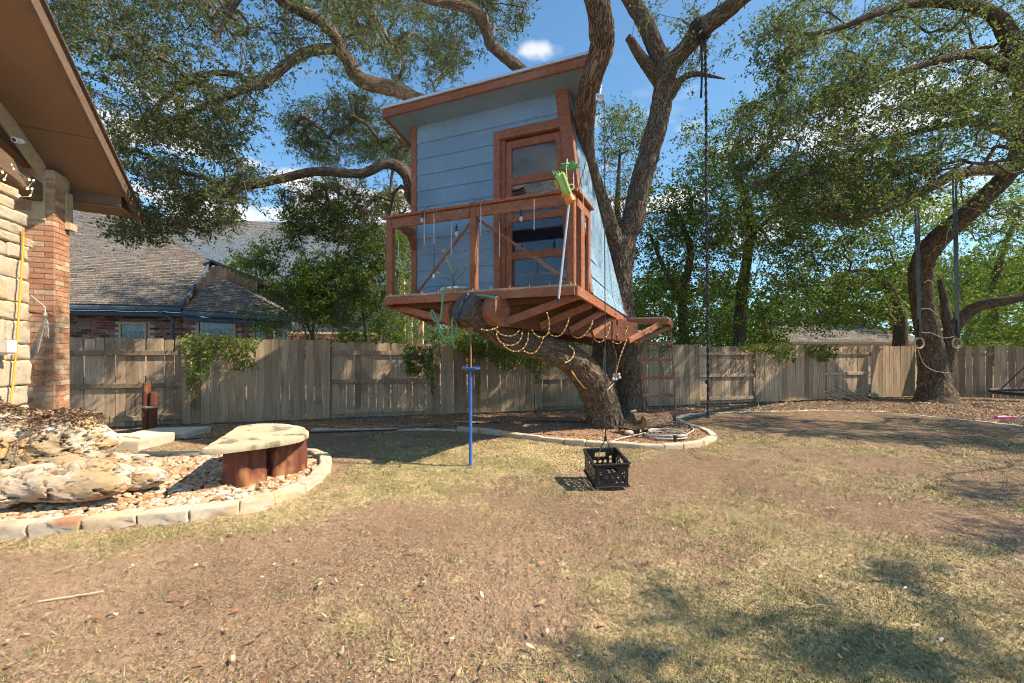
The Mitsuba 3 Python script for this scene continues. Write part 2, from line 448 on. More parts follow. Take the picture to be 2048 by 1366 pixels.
def stone_block(mb, corners, z0, z1, nz=.012, div=(5, 3, 3), uv=None, seed=0, tilt=0.0):
    """A rough squared stone on four plan corners."""
    c = np.asarray(corners, float)
    nx, ny, nzv = div
    m = trimesh.creation.box((2, 2, 2))
    for _ in range(3):
        m = m.subdivide()
    v = np.asarray(m.vertices)
    he = np.array([np.linalg.norm(c[1] - c[0]), np.linalg.norm(c[3] - c[0]), z1 - z0]) / 2
    ch = np.minimum(.30, np.clip(.11 * he.min(), .003, .008) / he)          # worn edges of about a centimetre
    av = np.abs(v); v = np.sign(v) * np.where(np.isclose(av, .75), 1 - 2.2 * ch, av)
    edge_ = np.isclose(np.abs(v), 1); on2 = (edge_.sum(1) >= 2)[:, None] & edge_
    v = np.where(on2, np.sign(v) * (1 - ch), v)
    u, w = (v[:, :1] + 1) / 2, (v[:, 1:2] + 1) / 2
    xy = (c[0] * (1 - u) + c[1] * u) * (1 - w) + (c[3] * (1 - u) + c[2] * u) * w
    z = z0 + (z1 - z0) * (v[:, 2:] + 1) / 2
    p = np.hstack([xy, z])
    d = np.stack([meshkit.fbm(p * 14 + seed + 30 * k, 3, k) - .5 for k in range(3)], -1)
    return mb.add(p + d * nz * 2, m.faces, uv)


def sample_poly(poly, n, r):
    P = sg.Polygon(poly); x0, y0, x1, y1 = P.bounds; out = np.zeros((0, 2))
    while len(out) < n:
        q = np.stack([r.uniform(x0, x1, n * 2), r.uniform(y0, y1, n * 2)], -1)
        out = np.vstack([out, q[shapely.contains_xy(P, q[:, 0], q[:, 1])]])
    return out[:n]
# ------------------------------------------------------------------ the ground
CURB = np.array([gpt(*q)[:2] for q in [(620, 861), (700, 860), (860, 861), (945, 864), (1010, 872), (1080, 883), (1140, 889), (1200, 893), (1260, 897), (1310, 899), (1356, 898), (1408, 891),
                                      (1431, 880), (1433, 870), (1414, 859), (1387, 850), (1366, 843), (1360, 837), (1368, 832), (1391, 829.5), (1430, 827), (1520, 824), (1700, 823), (1850, 833), (1960, 845), (2060, 855)]])
FENCE_Y = lambda x: 8.90 + .27 * x
MULCH = sg.Polygon(list(CURB) + [(16, 8), (17, 12), (11.8, 11.85)] + [(x, FENCE_Y(x) + .1) for x in (8, 4, 0, -4, -6.5)] + [gpt(*q)[:2] for q in [(300, 876), (380, 886), (500, 876)]])
BED = [gpt(*q)[:2] for q in [(-160, 1086), (0, 1082), (160, 1068), (350, 1050), (430, 1040), (500, 1027), (560, 1011), (610, 990), (648, 964), (663, 942)]]
BED_BACK = [(-2.16, 4.88), (-2.55, 5.18), (-3.1, 5.2), (-3.7, 5.05), (-4.6, 5.0)]
BEDP = sg.Polygon(BED + BED_BACK + [(-6, 4.6), (-5, 2.8)])
STRAW = [(900, 930, 1.0, .75, .95), (1010, 905, 1.4, .7, .85), (760, 985, .7, .35, .4), (560, 1040, .7, .16, .5), (330, 1068, .8, .13, .45), (130, 1095, .5, .13, .3), (1100, 905, .8, .5, .4),
         (1650, 960, 1.8, .9, .24), (1900, 1100, 1.0, .45, .30), (1750, 1180, .8, .4, .36), (1950, 1280, .7, .35, .40), (1550, 1250, .5, .3, .36), (1500, 880, 1.4, .7, .24), (1850, 900, 2.2, .7, .22),
         (1300, 1180, .35, .3, .28), (900, 1330, .6, .2, .30), (1250, 1330, .5, .25, .42), (1750, 1340, .9, .3, .55), (660, 1010, .3, .3, .35), (1480, 1060, .7, .4, .3), (700, 1240, .3, .2, .15),
         (330, 905, 1.0, .25, .35), (1250, 950, .5, .3, -.25), (1380, 960, .9, .5, -.2), (1830, 1050, 1.2, .25, -.35), (950, 1080, 1.0, .6, -.12), (350, 1250, 1.5, .8, -.14)]


def straw(xy):
    n = meshkit.fbm(np.column_stack([xy * 1.5, np.zeros(len(xy))]), 4, 3)
    g = .17 + (n - .5) * .85
    for px, py, rx, ry, a in STRAW:
        c = gpt(px, py)[:2]
        g = g + a * np.exp(-(((xy[:, 0] - c[0]) / rx) ** 2 + ((xy[:, 1] - c[1]) / ry) ** 2))
    return g


def mulch(xy):
    m = shapely.contains_xy(MULCH.buffer(-.03), xy[:, 0], xy[:, 1]).astype(float)
    far = np.clip((xy[:, 0] - 3.0) / 1.5, 0, 1)      # beyond the tree the bed is mostly bare leaf-strewn soil
    return m * (1 - .86 * far)


def axis(lo, hi, fine, far):
    a = np.arange(lo, hi, fine); k = 1.35 ** np.arange(1, 26) * fine * 2
    k = k[np.cumsum(k) < far]
    return np.concatenate([(lo - np.cumsum(k))[::-1], a, hi - fine + np.cumsum(k)])


gx, gy = axis(-7.0, 9.0, .04, 500), axis(1.0, 12.5, .04, 500)
X, Y = np.meshgrid(gx, gy); xy = np.column_stack([X.ravel(), Y.ravel()])
near = (np.hypot(*(xy - [1, 6]).T) < 14)
p3 = np.column_stack([xy, np.zeros(len(xy))])
z = np.where(near, (meshkit.fbm(p3 * 1.1, 3, 8) - .5) * .05 + (meshkit.fbm(p3 * 9, 3, 6) - .5) * .022, 0) - .004
ms = mulch(xy)
z += ms * (meshkit.fbm(p3 * 22, 2, 3) - .45) * .03 * near
inbed = shapely.contains_xy(BEDP, xy[:, 0], xy[:, 1]); z[inbed] += .035
guv = np.column_stack([straw(xy), ms])
i, j = np.meshgrid(np.arange(len(gy) - 1), np.arange(len(gx) - 1), indexing='ij'); w = len(gx)
gf = np.stack([i * w + j, i * w + j + 1, (i + 1) * w + j + 1, (i + 1) * w + j], -1).reshape(-1, 4)
gf = np.vstack([gf[:, [0, 1, 2]], gf[:, [0, 2, 3]]])
gv = np.column_stack([xy, z])
put('ground', (gv, gf, guv), 'm_ground', True)
labels['ground'] = {'label': 'bare reddish brown soil with thin dry lawn covering the backyard', 'category': 'ground', 'kind': 'structure'}


def gz(q):
    q = np.asarray(q, float); p = np.column_stack([q[:, :2], np.zeros(len(q))])
    b = shapely.contains_xy(BEDP, q[:, 0], q[:, 1])
    return (meshkit.fbm(p * 1.1, 3, 8) - .5) * .05 + (meshkit.fbm(p * 9, 3, 6) - .5) * .022 - .004 + b * .035


# grass blades and straw, thicker where the lawn still grows
def frustum(n, y0, y1, r, k=1.35):
    y = 1 / r.uniform(1 / y1, 1 / y0, n) if k < 0 else np.sqrt(r.uniform(y0 ** 2, y1 ** 2, n))
    return np.column_stack([r.uniform(-k, k, n) * y if k > 0 else 0 * y, y])


def ground_points(n, r, y0=1.45, y1=10.5, power=1.0):
    y = (r.uniform(0, 1, n) * (y1 ** power - y0 ** power) + y0 ** power) ** (1 / power)
    return np.column_stack([r.uniform(-1.34, 1.34, n) * y, y])


r = np.random.default_rng(5)
q = ground_points(620000, r, power=.75)
g = straw(q); blk = shapely.contains_xy(MULCH, q[:, 0], q[:, 1]) | shapely.contains_xy(BEDP.buffer(.02), q[:, 0], q[:, 1])
keep = (r.random(len(q)) < np.clip((g - .22) * 1.25, .03, .75)) & ~blk
q, g = q[keep], g[keep]
n = len(q); z = gz(q)
th = r.uniform(0, 2 * np.pi, n); green = meshkit.fbm(np.column_stack([q * .9, np.zeros(n)]), 3, 21)
green = np.clip((green - .47) * 3.2 + (q[:, 0] > 1.2) * .16 - (q[:, 1] > 5) * .18, 0, 1)
isg = r.random(n) < green * .6
lean = np.where(isg, r.uniform(.35, 1.1, n), r.uniform(.05, .55, n))
L = np.where(isg, r.uniform(.014, .042, n), r.uniform(.012, .045, n)); wd = np.clip(.0011 + .00045 * q[:, 1], .0014, .0045) * r.uniform(.6, 1.3, n)
d = np.column_stack([np.cos(th) * np.cos(lean), np.sin(th) * np.cos(lean), np.sin(lean)])
s = np.column_stack([-np.sin(th), np.cos(th), np.zeros(n)]) * wd[:, None]
b = np.column_stack([q, z])
v = np.stack([b - s, b + s, b + d * L[:, None] + s * .25], 1).reshape(-1, 3)
tone = np.where(isg, r.uniform(.55, 1, n), r.uniform(0, .55, n))
uv = np.repeat(np.column_stack([tone, r.random(n)]), 3, 0)
scene['grass'] = mikit.ply((v, np.arange(3 * n).reshape(-1, 3)), 'm_blade', smooth=False, uv=uv)
labels['grass'] = {'label': 'thin straw coloured grass with scattered green tufts on the lawn', 'category': 'grass', 'kind': 'stuff'}


def chips(n, r, q, size, tone, cup=.25, zoff=.003):
    """Small curled flakes lying on the ground: a bent lozenge each."""
    z = gz(q) + zoff; th = r.uniform(0, 2 * np.pi, n); L = size * r.uniform(.6, 1.4, n); W = L * r.uniform(.25, .5, n)
    ti = r.normal(0, .35, n)
    d = np.column_stack([np.cos(th) * np.cos(ti), np.sin(th) * np.cos(ti), np.sin(ti)])
    s = np.column_stack([-np.sin(th), np.cos(th), r.normal(0, .3, n)]); b = np.column_stack([q, z + np.abs(np.sin(ti)) * L * .5])
    up = np.array([0, 0, 1.0])
    c = [b - d * L[:, None] * .5, b + s * W[:, None] * .5 + up * (L * cup)[:, None] * r.random((n, 1)), b + d * L[:, None] * .5 + up * (L * cup * .5)[:, None], b - s * W[:, None] * .5 + up * (L * cup)[:, None] * r.random((n, 1))]
    v = np.stack(c, 1).reshape(-1, 3); k = np.arange(n) * 4
    f = np.vstack([np.column_stack([k, k + 1, k + 2]), np.column_stack([k, k + 2, k + 3])])
    return v, f, np.repeat(np.column_stack([tone, r.random(n)]), 4, 0)


r = np.random.default_rng(15)
q = ground_points(190000, r, power=.55); q = q[~shapely.contains_xy(BEDP.buffer(.02), q[:, 0], q[:, 1])]; n = len(q)
t = r.choice([.0, .12, .22, .38, .6, .8, .95], n, p=[.42, .16, .12, .13, .10, .05, .02])
put('soil_litter', chips(n, r, q, np.where(r.random(n) < .88, .0055, .011) * (.75 + .12 * q[:, 1]) * r.uniform(.7, 1.3, n), t), 'm_litter')
labels['soil_litter'] = {'label': 'fine crumbs, bark bits and dry leaf scraps scattered over the soil', 'category': 'litter', 'kind': 'stuff'}
m = 22000
q = np.column_stack([r.uniform(-7, 12, m * 4), r.uniform(4.3, 12, m * 4)]); q = q[shapely.contains_xy(MULCH, q[:, 0], q[:, 1])][:m]; m = len(q)
put('mulch', chips(m, r, q, .034, r.choice([.1, .25, .4, .55, .7, 1.0], m, p=[.14, .2, .24, .19, .12, .11]), .3, .006), 'm_litter')
labels['mulch'] = {'label': 'reddish bark mulch and gravel round the treehouse oak and along the fence', 'category': 'mulch', 'kind': 'stuff'}


# distinct tufts of live grass
r = np.random.default_rng(77)
c = ground_points(1500, r, 1.5, 6.5, .9); gg = straw(c) + .25 * (meshkit.fbm(np.column_stack([c * .9, np.zeros(len(c))]), 3, 21) - .4) + .10 * (c[:, 0] > .2)
c = c[(gg + r.normal(0, .10, len(c)) > .33) & ~shapely.contains_xy(MULCH, c[:, 0], c[:, 1]) & ~shapely.contains_xy(BEDP.buffer(.03), c[:, 0], c[:, 1])]
k = 34; n = len(c) * k; sp_r = np.repeat(r.uniform(.03, .10, len(c)), k)
q = np.repeat(c, k, 0) + r.normal(0, 1, (n, 2)) * sp_r[:, None]; th = r.uniform(0, 2 * np.pi, n); lean_ = r.uniform(.25, 1.2, n); L = r.uniform(.02, .052, n)
d = np.column_stack([np.cos(th) * np.cos(lean_), np.sin(th) * np.cos(lean_), np.sin(lean_)]); s_ = np.column_stack([-np.sin(th), np.cos(th), np.zeros(n)]) * (.0012 + .0004 * q[:, 1:2])
b = np.column_stack([q, gz(q)]); v = np.stack([b - s_, b + s_, b + d * L[:, None]], 1).reshape(-1, 3)
tone = np.where(r.random(n) < .55, r.uniform(.6, 1, n), r.uniform(0, .5, n))
put('grass_tufts', (v, np.arange(3 * n).reshape(-1, 3), np.repeat(np.column_stack([tone, r.random(n)]), 3, 0)), 'm_blade')
labels['grass_tufts'] = {'label': 'small green grass tufts dotted over the bare lawn', 'category': 'grass', 'kind': 'stuff'}


m = 4200; q = np.column_stack([r.uniform(2.6, 14, m * 2), r.uniform(6.5, 12, m * 2)]); q = q[shapely.contains_xy(MULCH, q[:, 0], q[:, 1])][:m]; m = len(q)
put('leaf_litter', chips(m, r, q, .055, r.choice([.2, .4, .55, .65, .8], m), .3, .006), 'm_litter')
labels['leaf_litter'] = {'label': 'dry tan oak leaves strewn on the bare bed along the right fence', 'category': 'leaf litter', 'kind': 'stuff'}


def leaf_shape(L, W, cup, curl):
    t = np.linspace(0, 1, 6); wv = W * np.sin(np.pi * t ** .8) * .5
    v = []
    for k, tt in enumerate(t):
        zc = curl * (tt - .5) ** 2
        v += [(tt * L - L / 2, -wv[k], zc + cup * (wv[k] / W)), (tt * L - L / 2, 0, zc), (tt * L - L / 2, wv[k], zc + cup * (wv[k] / W))]
    f = []
    for k in range(5):
        a = k * 3
        f += [[a, a + 3, a + 4, a + 1], [a + 1, a + 4, a + 5, a + 2]]
    return np.array(v), np.array(f)


r = np.random.default_rng(25)
q = ground_points(420, r, 1.5, 5.2, .8); q = q[~shapely.contains_xy(BEDP.buffer(.05), q[:, 0], q[:, 1])]
for k in range(len(q)):
    v, f = leaf_shape(r.uniform(.028, .055), r.uniform(.010, .018), r.uniform(-.006, .010), r.uniform(0, 5))
    v[:, 2] = np.clip(v[:, 2], -.01, .02)
    M = trimesh.transformations.euler_matrix(r.normal(0, .18), r.normal(0, .15), r.uniform(0, 6.28))[:3, :3]
    mb = MB(); mb.add(v @ M.T + [q[k, 0], q[k, 1], gz(q[k:k + 1])[0] + .008], f, (r.choice([.45, .55, .62, .70, .78, .96, 1.0]), r.random() * .8))
    put('ground__fallen_leaf', mb, 'm_litter', True)
tw = MB()
for k in range(46):
    c = ground_points(1, r, 1.6, 6)[0]; a = r.uniform(0, np.pi); l = r.uniform(.04, .14)
    zz = gz(c[None])[0] + .006
    tube(tw, resample([[c[0], c[1], zz], [c[0] + l * .5 * np.cos(a), c[1] + l * .5 * np.sin(a), zz + .006], [c[0] + l * np.cos(a + .25), c[1] + l * np.sin(a + .25), zz]], n=3), r.uniform(.0012, .0028), 5, uv=(r.choice([.2, .55, .7]), .5))
tube(tw, [gpt(75, 1208) + [0, 0, .012], gpt(207, 1187) + [0, 0, .012]], .0035, 6, uv=(.7, .9))
put('ground__twigs', tw, 'm_litter', kind='stuff')

# ------------------------------------------------------------------ edging of the tree bed (one stone after another)
edge = thing('tree_bed_edging', 'low curved limestone edging round the mulch bed under the treehouse', 'edging')
cs = resample(np.column_stack([CURB, np.zeros(len(CURB))]), step=.02)[:, :2]
ln = np.concatenate([[0], np.cumsum(np.linalg.norm(np.diff(cs, axis=0), axis=1))])
r = np.random.default_rng(3); s0 = 0.0; k = 0
while s0 < ln[-1] - .2:
    s1 = s0 + r.uniform(.28, .46)
    P = [np.array([np.interp(x, ln, cs[:, 0]), np.interp(x, ln, cs[:, 1])]) for x in (s0 + .004, min(s1, ln[-1]) - .004)]
    d = unit(P[1] - P[0]); nn = np.array([-d[1], d[0]]); wdt = .085 + .03 * r.random()
    far = P[0][0] > 2.9 or P[0][1] > 7.2 or P[0][0] < -1.0
    mb = MB(); stone_block(mb, [P[0], P[1], P[1] + nn * wdt, P[0] + nn * wdt], -.06, (.018 if far else .065) + r.uniform(-.008, .010), .007, uv=(r.uniform(.1, .45), r.random()), seed=k)
    put(f'{edge}__stone', mb, 'm_concrete' if far else 'm_lime', True); s0 = s1; k += 1

# ------------------------------------------------------------------ pebble bed with its stone border, boulders, bench
bord = thing('pebble_bed_border', 'curved border of pale rough limestone blocks around the pebble bed', 'border')
bs = resample(np.array([[*q, 0] for q in BED + BED_BACK]), step=.015)[:, :2]
ln = np.concatenate([[0], np.cumsum(np.linalg.norm(np.diff(bs, axis=0), axis=1))])


def at_len(s):
    return np.array([np.interp(s, ln, bs[:, 0]), np.interp(s, ln, bs[:, 1])])


cuts = [0, .62, 1.05]
joints = [gpt(*q)[:2] for q in [(52, 1078), (160, 1068), (376, 1046), (480, 1031), (546, 1014), (612, 989), (645, 966), (662, 944)]]
cut = [0.0] + [ln[np.argmin(np.hypot(*(bs - jn).T))] for jn in joints]
while cut[-1] < ln[-1] - .3:
    cut.append(cut[-1] + .42)
tones = [.4, 1.0, .25, .6, .5, .45, .25, .3, .2, .2, .2, .2, .2, .2, .2, .2]
for k in range(len(cut) - 1):
    sub = max(1, int((cut[k + 1] - cut[k]) / .3)); mb = MB()
    ps = [at_len(x) for x in np.linspace(cut[k] + .003, cut[k + 1] - .003, sub + 1)]
    h = .105 + R.uniform(-.006, .008); uv = (tones[k % 16], R.random()); wdt = .12
    for a in range(sub):
        d0 = unit(ps[min(a + 1, sub)] - ps[max(a - 1, 0)]) if a else unit(ps[1] - ps[0]); d1 = unit(ps[min(a + 2, sub)] - ps[a])
        n0, n1 = np.array([-d0[1], d0[0]]), np.array([-d1[1], d1[0]])
        stone_block(mb, [ps[a], ps[a + 1], ps[a + 1] + n1 * wdt, ps[a] + n0 * wdt], -.05, h, .019, uv=uv, seed=k * 5 + a)
    put(f'{bord}__stone', mb, 'm_lime', True)

INN = BEDP.buffer(-.115)
r = np.random.default_rng(9)
q = np.zeros((0, 2))
while len(q) < 5200:
    c = np.column_stack([r.uniform(-5.2, -1.8, 4000), r.uniform(2.7, 5.3, 4000)]); q = np.vstack([q, c[shapely.contains_xy(INN, c[:, 0], c[:, 1])]])
q = q[:5200]
labels['pebble_bed'] = {'label': 'bed of tan, white and rust river pebbles below the stone bench', 'category': 'pebble bed', 'kind': 'structure'}
ico = trimesh.creation.icosphere(1); iv, iff = np.asarray(ico.vertices), np.asarray(ico.faces)
protos = [iv * (1 + .35 * (meshkit.fbm(iv * 1.6 + 9.1 * k, 2, k) - .5))[:, None] for k in range(9)]


def pebble(k, c, size, lift):
    rx = size * r.uniform(.8, 1.35); ry = size * r.uniform(.65, 1.0); rz = size * r.uniform(.38, .62)
    M = trimesh.transformations.euler_matrix(r.normal(0, .28), r.normal(0, .28), r.uniform(0, 6.28))[:3, :3]
    return (protos[k % 9] * [rx, ry, rz]) @ M.T + [c[0], c[1], lift]


score = q[:, 1] - .15 * r.random(len(q))
order = np.argsort(score); rest = MB()
for a, k in enumerate(order):
    mound = .045 + .02 * meshkit.noise(np.array([[q[k, 0] * 2, q[k, 1] * 2, 0]]))[0]
    size = r.uniform(.015, .030) if a % 4 else r.uniform(.026, .042)
    v = pebble(k, q[k], size, mound + r.uniform(0, .014)); uv = (r.choice([0, .1, .22, .32, .45, .6, .8, 1.0], p=[.12, .16, .2, .16, .12, .1, .06, .08]), r.random())
    px = 1024 + q[k, 0] / q[k, 1] * F
    if _counter.get('pebble_bed__pebble', 0) < 300 and px > 150 and size > .022:
        mb = MB(); mb.add(v, iff, uv); put('pebble_bed__pebble', mb, 'm_pebble', True)
    else:
        rest.add(v, iff, uv)
put('pebble_bed__small_pebbles', rest, 'm_pebble', True, kind='stuff')


def boulder(key, label, lobes, sub=6, pit=.03, mulchtop=0, uvy=0):
    mb = MB()
    for k, (c, rad, rot) in enumerate(lobes):
        m = trimesh.creation.icosphere(sub if max(rad) > .25 else 5); v = np.asarray(m.vertices)
        s = v * np.asarray(rad) / max(rad)
        big = meshkit.fbm(s * 1.7 + k * 5.3 + len(key), 3, k) - .5
        lay = meshkit.fbm(s * np.array([3.0, 3.0, 9.0]) + k, 4, k + 3) - .5
        holes = meshkit.fbm(s * 8.5 + k * 2.1, 3, 14)
        dd = 1 + .60 * big + .06 * lay - 1.1 * np.clip(holes - .57, 0, 1) + .055 * (meshkit.fbm(s * 20, 3, 5) - .5)
        p = v * dd[:, None] * np.asarray(rad)
        p = p @ trimesh.transformations.euler_matrix(*rot)[:3, :3].T + np.asarray(c)
        p[:, 2] = np.maximum(p[:, 2], -.05)
        hole = np.clip((holes - .58) * 6, 0, 1)
        mb.add(p, m.faces, np.column_stack([hole, np.full(len(v), uvy)]))
    key = thing(key, label, 'boulder')
    put(key, mb, 'm_rock', True)
    return key, mb


BT = [(at(128, 898, 3.78), (.34, .32, .285), (.1, -.15, .4)), (at(20, 905, 3.78), (.42, .36, .27), (.1, .1, .2)), (at(-90, 880, 3.8), (.5, .45, .36), (0, 0, .3)), (at(70, 872, 4.05), (.42, .30, .20), (0, .05, 0)), (at(150, 862, 4.0), (.22, .24, .16), (0, .1, .6))]
kb, bmesh = boulder('boulder', 'largest pale boulder, pitted and overhanging, topped with brown bark mulch', BT)
# bark mulch heaped on the big boulder
r = np.random.default_rng(31)
top = bmesh.mesh()[0]; tree_top = cKDTree(top[:, :2])
qq = np.column_stack([r.uniform(-5.2, -3.75, 9000), r.uniform(3.4, 4.6, 9000)])
rng_top = [top[i][:, 2].max() if len(i) else 0 for i in tree_top.query_ball_point(qq, .04)]
zz = np.array(rng_top); kp = (zz > .575) & (r.random(9000) < np.clip((zz - .575) * 7, 0, .9)) ; qq, zz = qq[kp], zz[kp]; n = len(qq)
v, f, uv = chips(n, r, qq, .040, r.choice([.02, .14, .22, .3, .45], n), .3)
v[:, 2] += np.repeat(zz + r.uniform(.0, .03, n) - gz(qq), 4)
put('bark_mulch_heap', (v, f, uv), 'm_litter'); labels['bark_mulch_heap'] = {'label': 'heap of shredded brown bark lying on top of the largest boulder', 'category': 'mulch', 'kind': 'stuff'}
boulder('boulder', 'long low boulder with hollow and rusty stains in front of the largest boulder', [(at(85, 968, 3.28), (.52, .17, .14), (.1, .06, .12)), (at(-40, 985, 3.2), (.34, .20, .17), (0, 0, 0)), (at(195, 950, 3.4), (.22, .15, .13), (0, .2, .5)), (at(60, 935, 3.55), (.40, .14, .10), (0, -.1, .2))], uvy=.8)
boulder('boulder', 'flat cream boulder with small stones in its dip, right of the largest boulder', [(at(238, 957, 3.62), (.33, .13, .115), (.1, .0, .12)), (at(300, 945, 3.8), (.12, .17, .13), (0, 0, .3)), (at(225, 925, 4.0), (.34, .13, .10), (0, 0, .1))], uvy=.15)
for px, py, Yd, s, t, lab in [(216, 925, 3.80, .062, .6, 'rounded tan stone resting in the flat cream boulder'), (123, 973, 3.40, .055, .75, 'rusty orange stone lying in the hollow of the long low boulder'),
                              (206, 955, 3.42, .085, .85, 'reddish purple rough stone between the low boulder and the cream boulder')]:
    mb = MB(); blob(mb, at(px, py, Yd), (s * 1.3, s, s * .72), 3, .22, 1.6, (t, .5), seed=px)
    tag = thing('loose_stone', lab, 'stone'); put(tag, mb, 'm_pebble', True)

# stone bench
bench = thing('stone_bench', 'bench of a half round limestone slab on red cedar log legs', 'bench')
bp = [(400, 899), (478, 851), (520, 847), (565, 847), (600, 852), (617, 861), (610, 870), (588, 877), (545, 884), (490, 891), (440, 897)]
zt = .47
pp = np.array([gpt(x, y, zt)[:2] for x, y in bp])
pp = np.vstack([resample(np.column_stack([pp[1:], np.zeros(len(pp) - 1)]), n=5)[:, :2], pp[:1]])
P = sg.Polygon(pp)
mb = MB(); rings = []
for zz, off in ((zt - .056, -.02), (zt - .05, 0.0), (zt - .03, .004), (zt - .008, .0), (zt, -.010)):
    a = np.array(P.buffer(off, join_style=1).exterior.coords)[:-1]
    l = sg.LinearRing(P.buffer(off, join_style=1).exterior.coords)
    k = 90; ring = np.array([l.interpolate(t, normalized=True).coords[0] for t in np.linspace(0, 1, k, endpoint=False)])
    o = np.argmin(np.hypot(*(ring - pp[-1]).T)); ring = np.roll(ring, -o, 0)
    ring += (meshkit.fbm(np.column_stack([ring * 18, np.full(k, zz * 30)]), 4, 2)[:, None] - .5) * .03
    rings.append(np.column_stack([ring, np.full(k, zz)]))
v = np.vstack(rings + [[[*P.centroid.coords[0], zt - .056]], [[*P.centroid.coords[0], zt]]])
f = [[a * k + j, a * k + (j + 1) % k, (a + 1) * k + (j + 1) % k, (a + 1) * k + j] for a in range(4) for j in range(k)]
sgn = 1 if sg.LinearRing(rings[1][:, :2]).is_ccw else -1
mb.add(v, f if sgn > 0 else [x[::-1] for x in f]); n0 = len(v)
mb.add(np.vstack([rings[0], v[-2:-1]]), [[k, (j + 1) % k, j] for j in range(k)]); mb.add(np.vstack([rings[-1], v[-1:]]), [[k, j, (j + 1) % k] for j in range(k)])
put(f'{bench}__slab', mb, 'm_slab', 40)
lobes = [('leg', [(-2.63, 3.90, .10), (-2.53, 3.86, .085), (-2.47, 3.95, .085), (-2.66, 4.02, .08)]), ('leg', [(-2.58, 4.42, .10), (-2.68, 4.48, .08)]), ('leg', [(-2.37, 4.15, .08), (-2.30, 4.22, .085), (-2.25, 4.33, .075)])]
for nm, ls in lobes:
    mb = MB(); U = shapely.unary_union([sg.Point(x, y).buffer(rr) for x, y, rr in ls]).buffer(.012).buffer(-.012)
    l = sg.LinearRing(U.exterior.coords); k = 72; hh = np.linspace(.02, zt - .052, 14); cen = np.array(U.centroid.coords[0])
    ring = np.array([l.interpolate(t, normalized=True).coords[0] for t in np.linspace(0, 1, k, endpoint=False)])
    if not sg.LinearRing(ring).is_ccw: ring = ring[::-1]
    vv = []
    for zz in hh:
        rr = ring - cen; sc = 1 + .10 * (.5 - zz / zt) + (meshkit.fbm(np.column_stack([ring * 22, np.full(k, zz * 3)]), 3, 4)[:, None] - .5) * .26 + (meshkit.fbm(np.column_stack([ring * 8, np.full(k, zz * 2)]), 2, 9)[:, None] - .5) * .22
        vv.append(np.column_stack([cen + rr * sc, np.full(k, zz)]))
    vv = np.vstack(vv + [np.array([[*cen, hh[-1]]])])
    f = [[a * k + j, a * k + (j + 1) % k, (a + 1) * k + (j + 1) % k, (a + 1) * k + j] for a in range(len(hh) - 1) for j in range(k)]
    mb.add(vv, f); mb.add(vv[-k - 1:], [[k, j, (j + 1) % k] for j in range(k)])
    put(f'{bench}__{nm}', mb, 'm_logred', 50)

# concrete slabs, tied posts, hoses on the ground
for lab, lo, hi in [('pale concrete step block nearer the boulders with a yellow cord over it', (-5.75, 5.35, -.05), (-4.98, 5.95, .135)), ('pale concrete step block behind the first, towards the fence', (-5.75, 6.05, -.05), (-4.92, 6.60, .10))]:
    mb = MB(); stone_block(mb, [(lo[0], lo[1]), (hi[0], lo[1] + .12), (hi[0], hi[1] + .12), (lo[0], hi[1])], lo[2], hi[2], .004)
    put(thing('concrete_block', lab, 'concrete block'), mb, 'm_concrete', True)
tp = thing('tied_posts', 'two red brown log posts tied together before the fence', 'posts')
for px, y0, y1, rad in [(293, 852, 766, .058), (306.5, 854, 784, .055)]:
    b = gpt(px, 859); t0 = at(px, y1, b[1])
    mb = MB(); zz = np.linspace(0, t0[2], 14)
    tube(mb, np.column_stack([b[0] + .006 * np.sin(zz * 5 + px), np.full(14, b[1]), zz]), rad * (1 + .06 * np.sin(zz * 9 + px)), 18)
    put(f'{tp}__post', mb, 'm_logred', 50)
c = (gpt(293, 859) + gpt(306.5, 859)) / 2; zt2 = at(300, 814, c[1])[2]
mb = MB()
for dz in (-.008, .008):
    th = np.linspace(0, 2 * np.pi, 30); tube(mb, np.column_stack([c[0] + .128 * np.cos(th), c[1] + .066 * np.sin(th), np.full(30, zt2 + dz)]), .008, 6, caps=False)
put(f'{tp}__rope', mb, 'm_hose', True)


def ground_line(name, label, cat, pts, rad, m, z=.02):
    mb = MB(); wire(mb, [[*gpt(x, y)[:2], z + rad] for x, y in pts], rad, 8, .05)
    put(thing(name, label, cat), mb, m, True)


ground_line('black_hose', 'black hose lying along the bed edge from the concrete blocks to the tree', 'hose', [(268, 872), (330, 880), (420, 877), (520, 870), (640, 866), (760, 862), (870, 855), (960, 848), (1080, 844), (1180, 846)], .011, 'm_rubber', .0)
ground_line('orange_cord', 'orange extension cord lying on the mulch behind the stone bench', 'cord', [(330, 869), (450, 868), (560, 862), (620, 850), (700, 856), (800, 853), (900, 847)], .005, 'm_orange', .012)
mb = MB(); wire(mb, [[*gpt(200, 908)[:2], .02], [*gpt(222, 896)[:2], .02], [*gpt(237, 884)[:2], .10], [-5.03, 5.55, .145], [-5.4, 5.7, .145]], .006, 7, .03)
put(thing('yellow_cord', 'yellow cord draped over the concrete step block beside the boulders', 'cord'), mb, 'm_orange', True)

# ------------------------------------------------------------------ fences
def fence(key, label, A, panels, z1, cat='fence'):
    """Panels along a line of plan points: (start px, end px, side) with pickets before (1) or behind (0) the rails."""
    k0 = thing(key, label, cat)
    return k0


fk = thing('wooden_fence', 'long weathered wooden picket fence across the back of the yard', 'fence')
e1 = unit(np.array([1, .27])); en = np.array([e1[1], -e1[0]])            # along, and towards the yard


def fx(px):                                                              # where the fence line stands under a column of the photograph
    k = (px - 1024) / F
    return k * 8.90 / (1 - .27 * k)


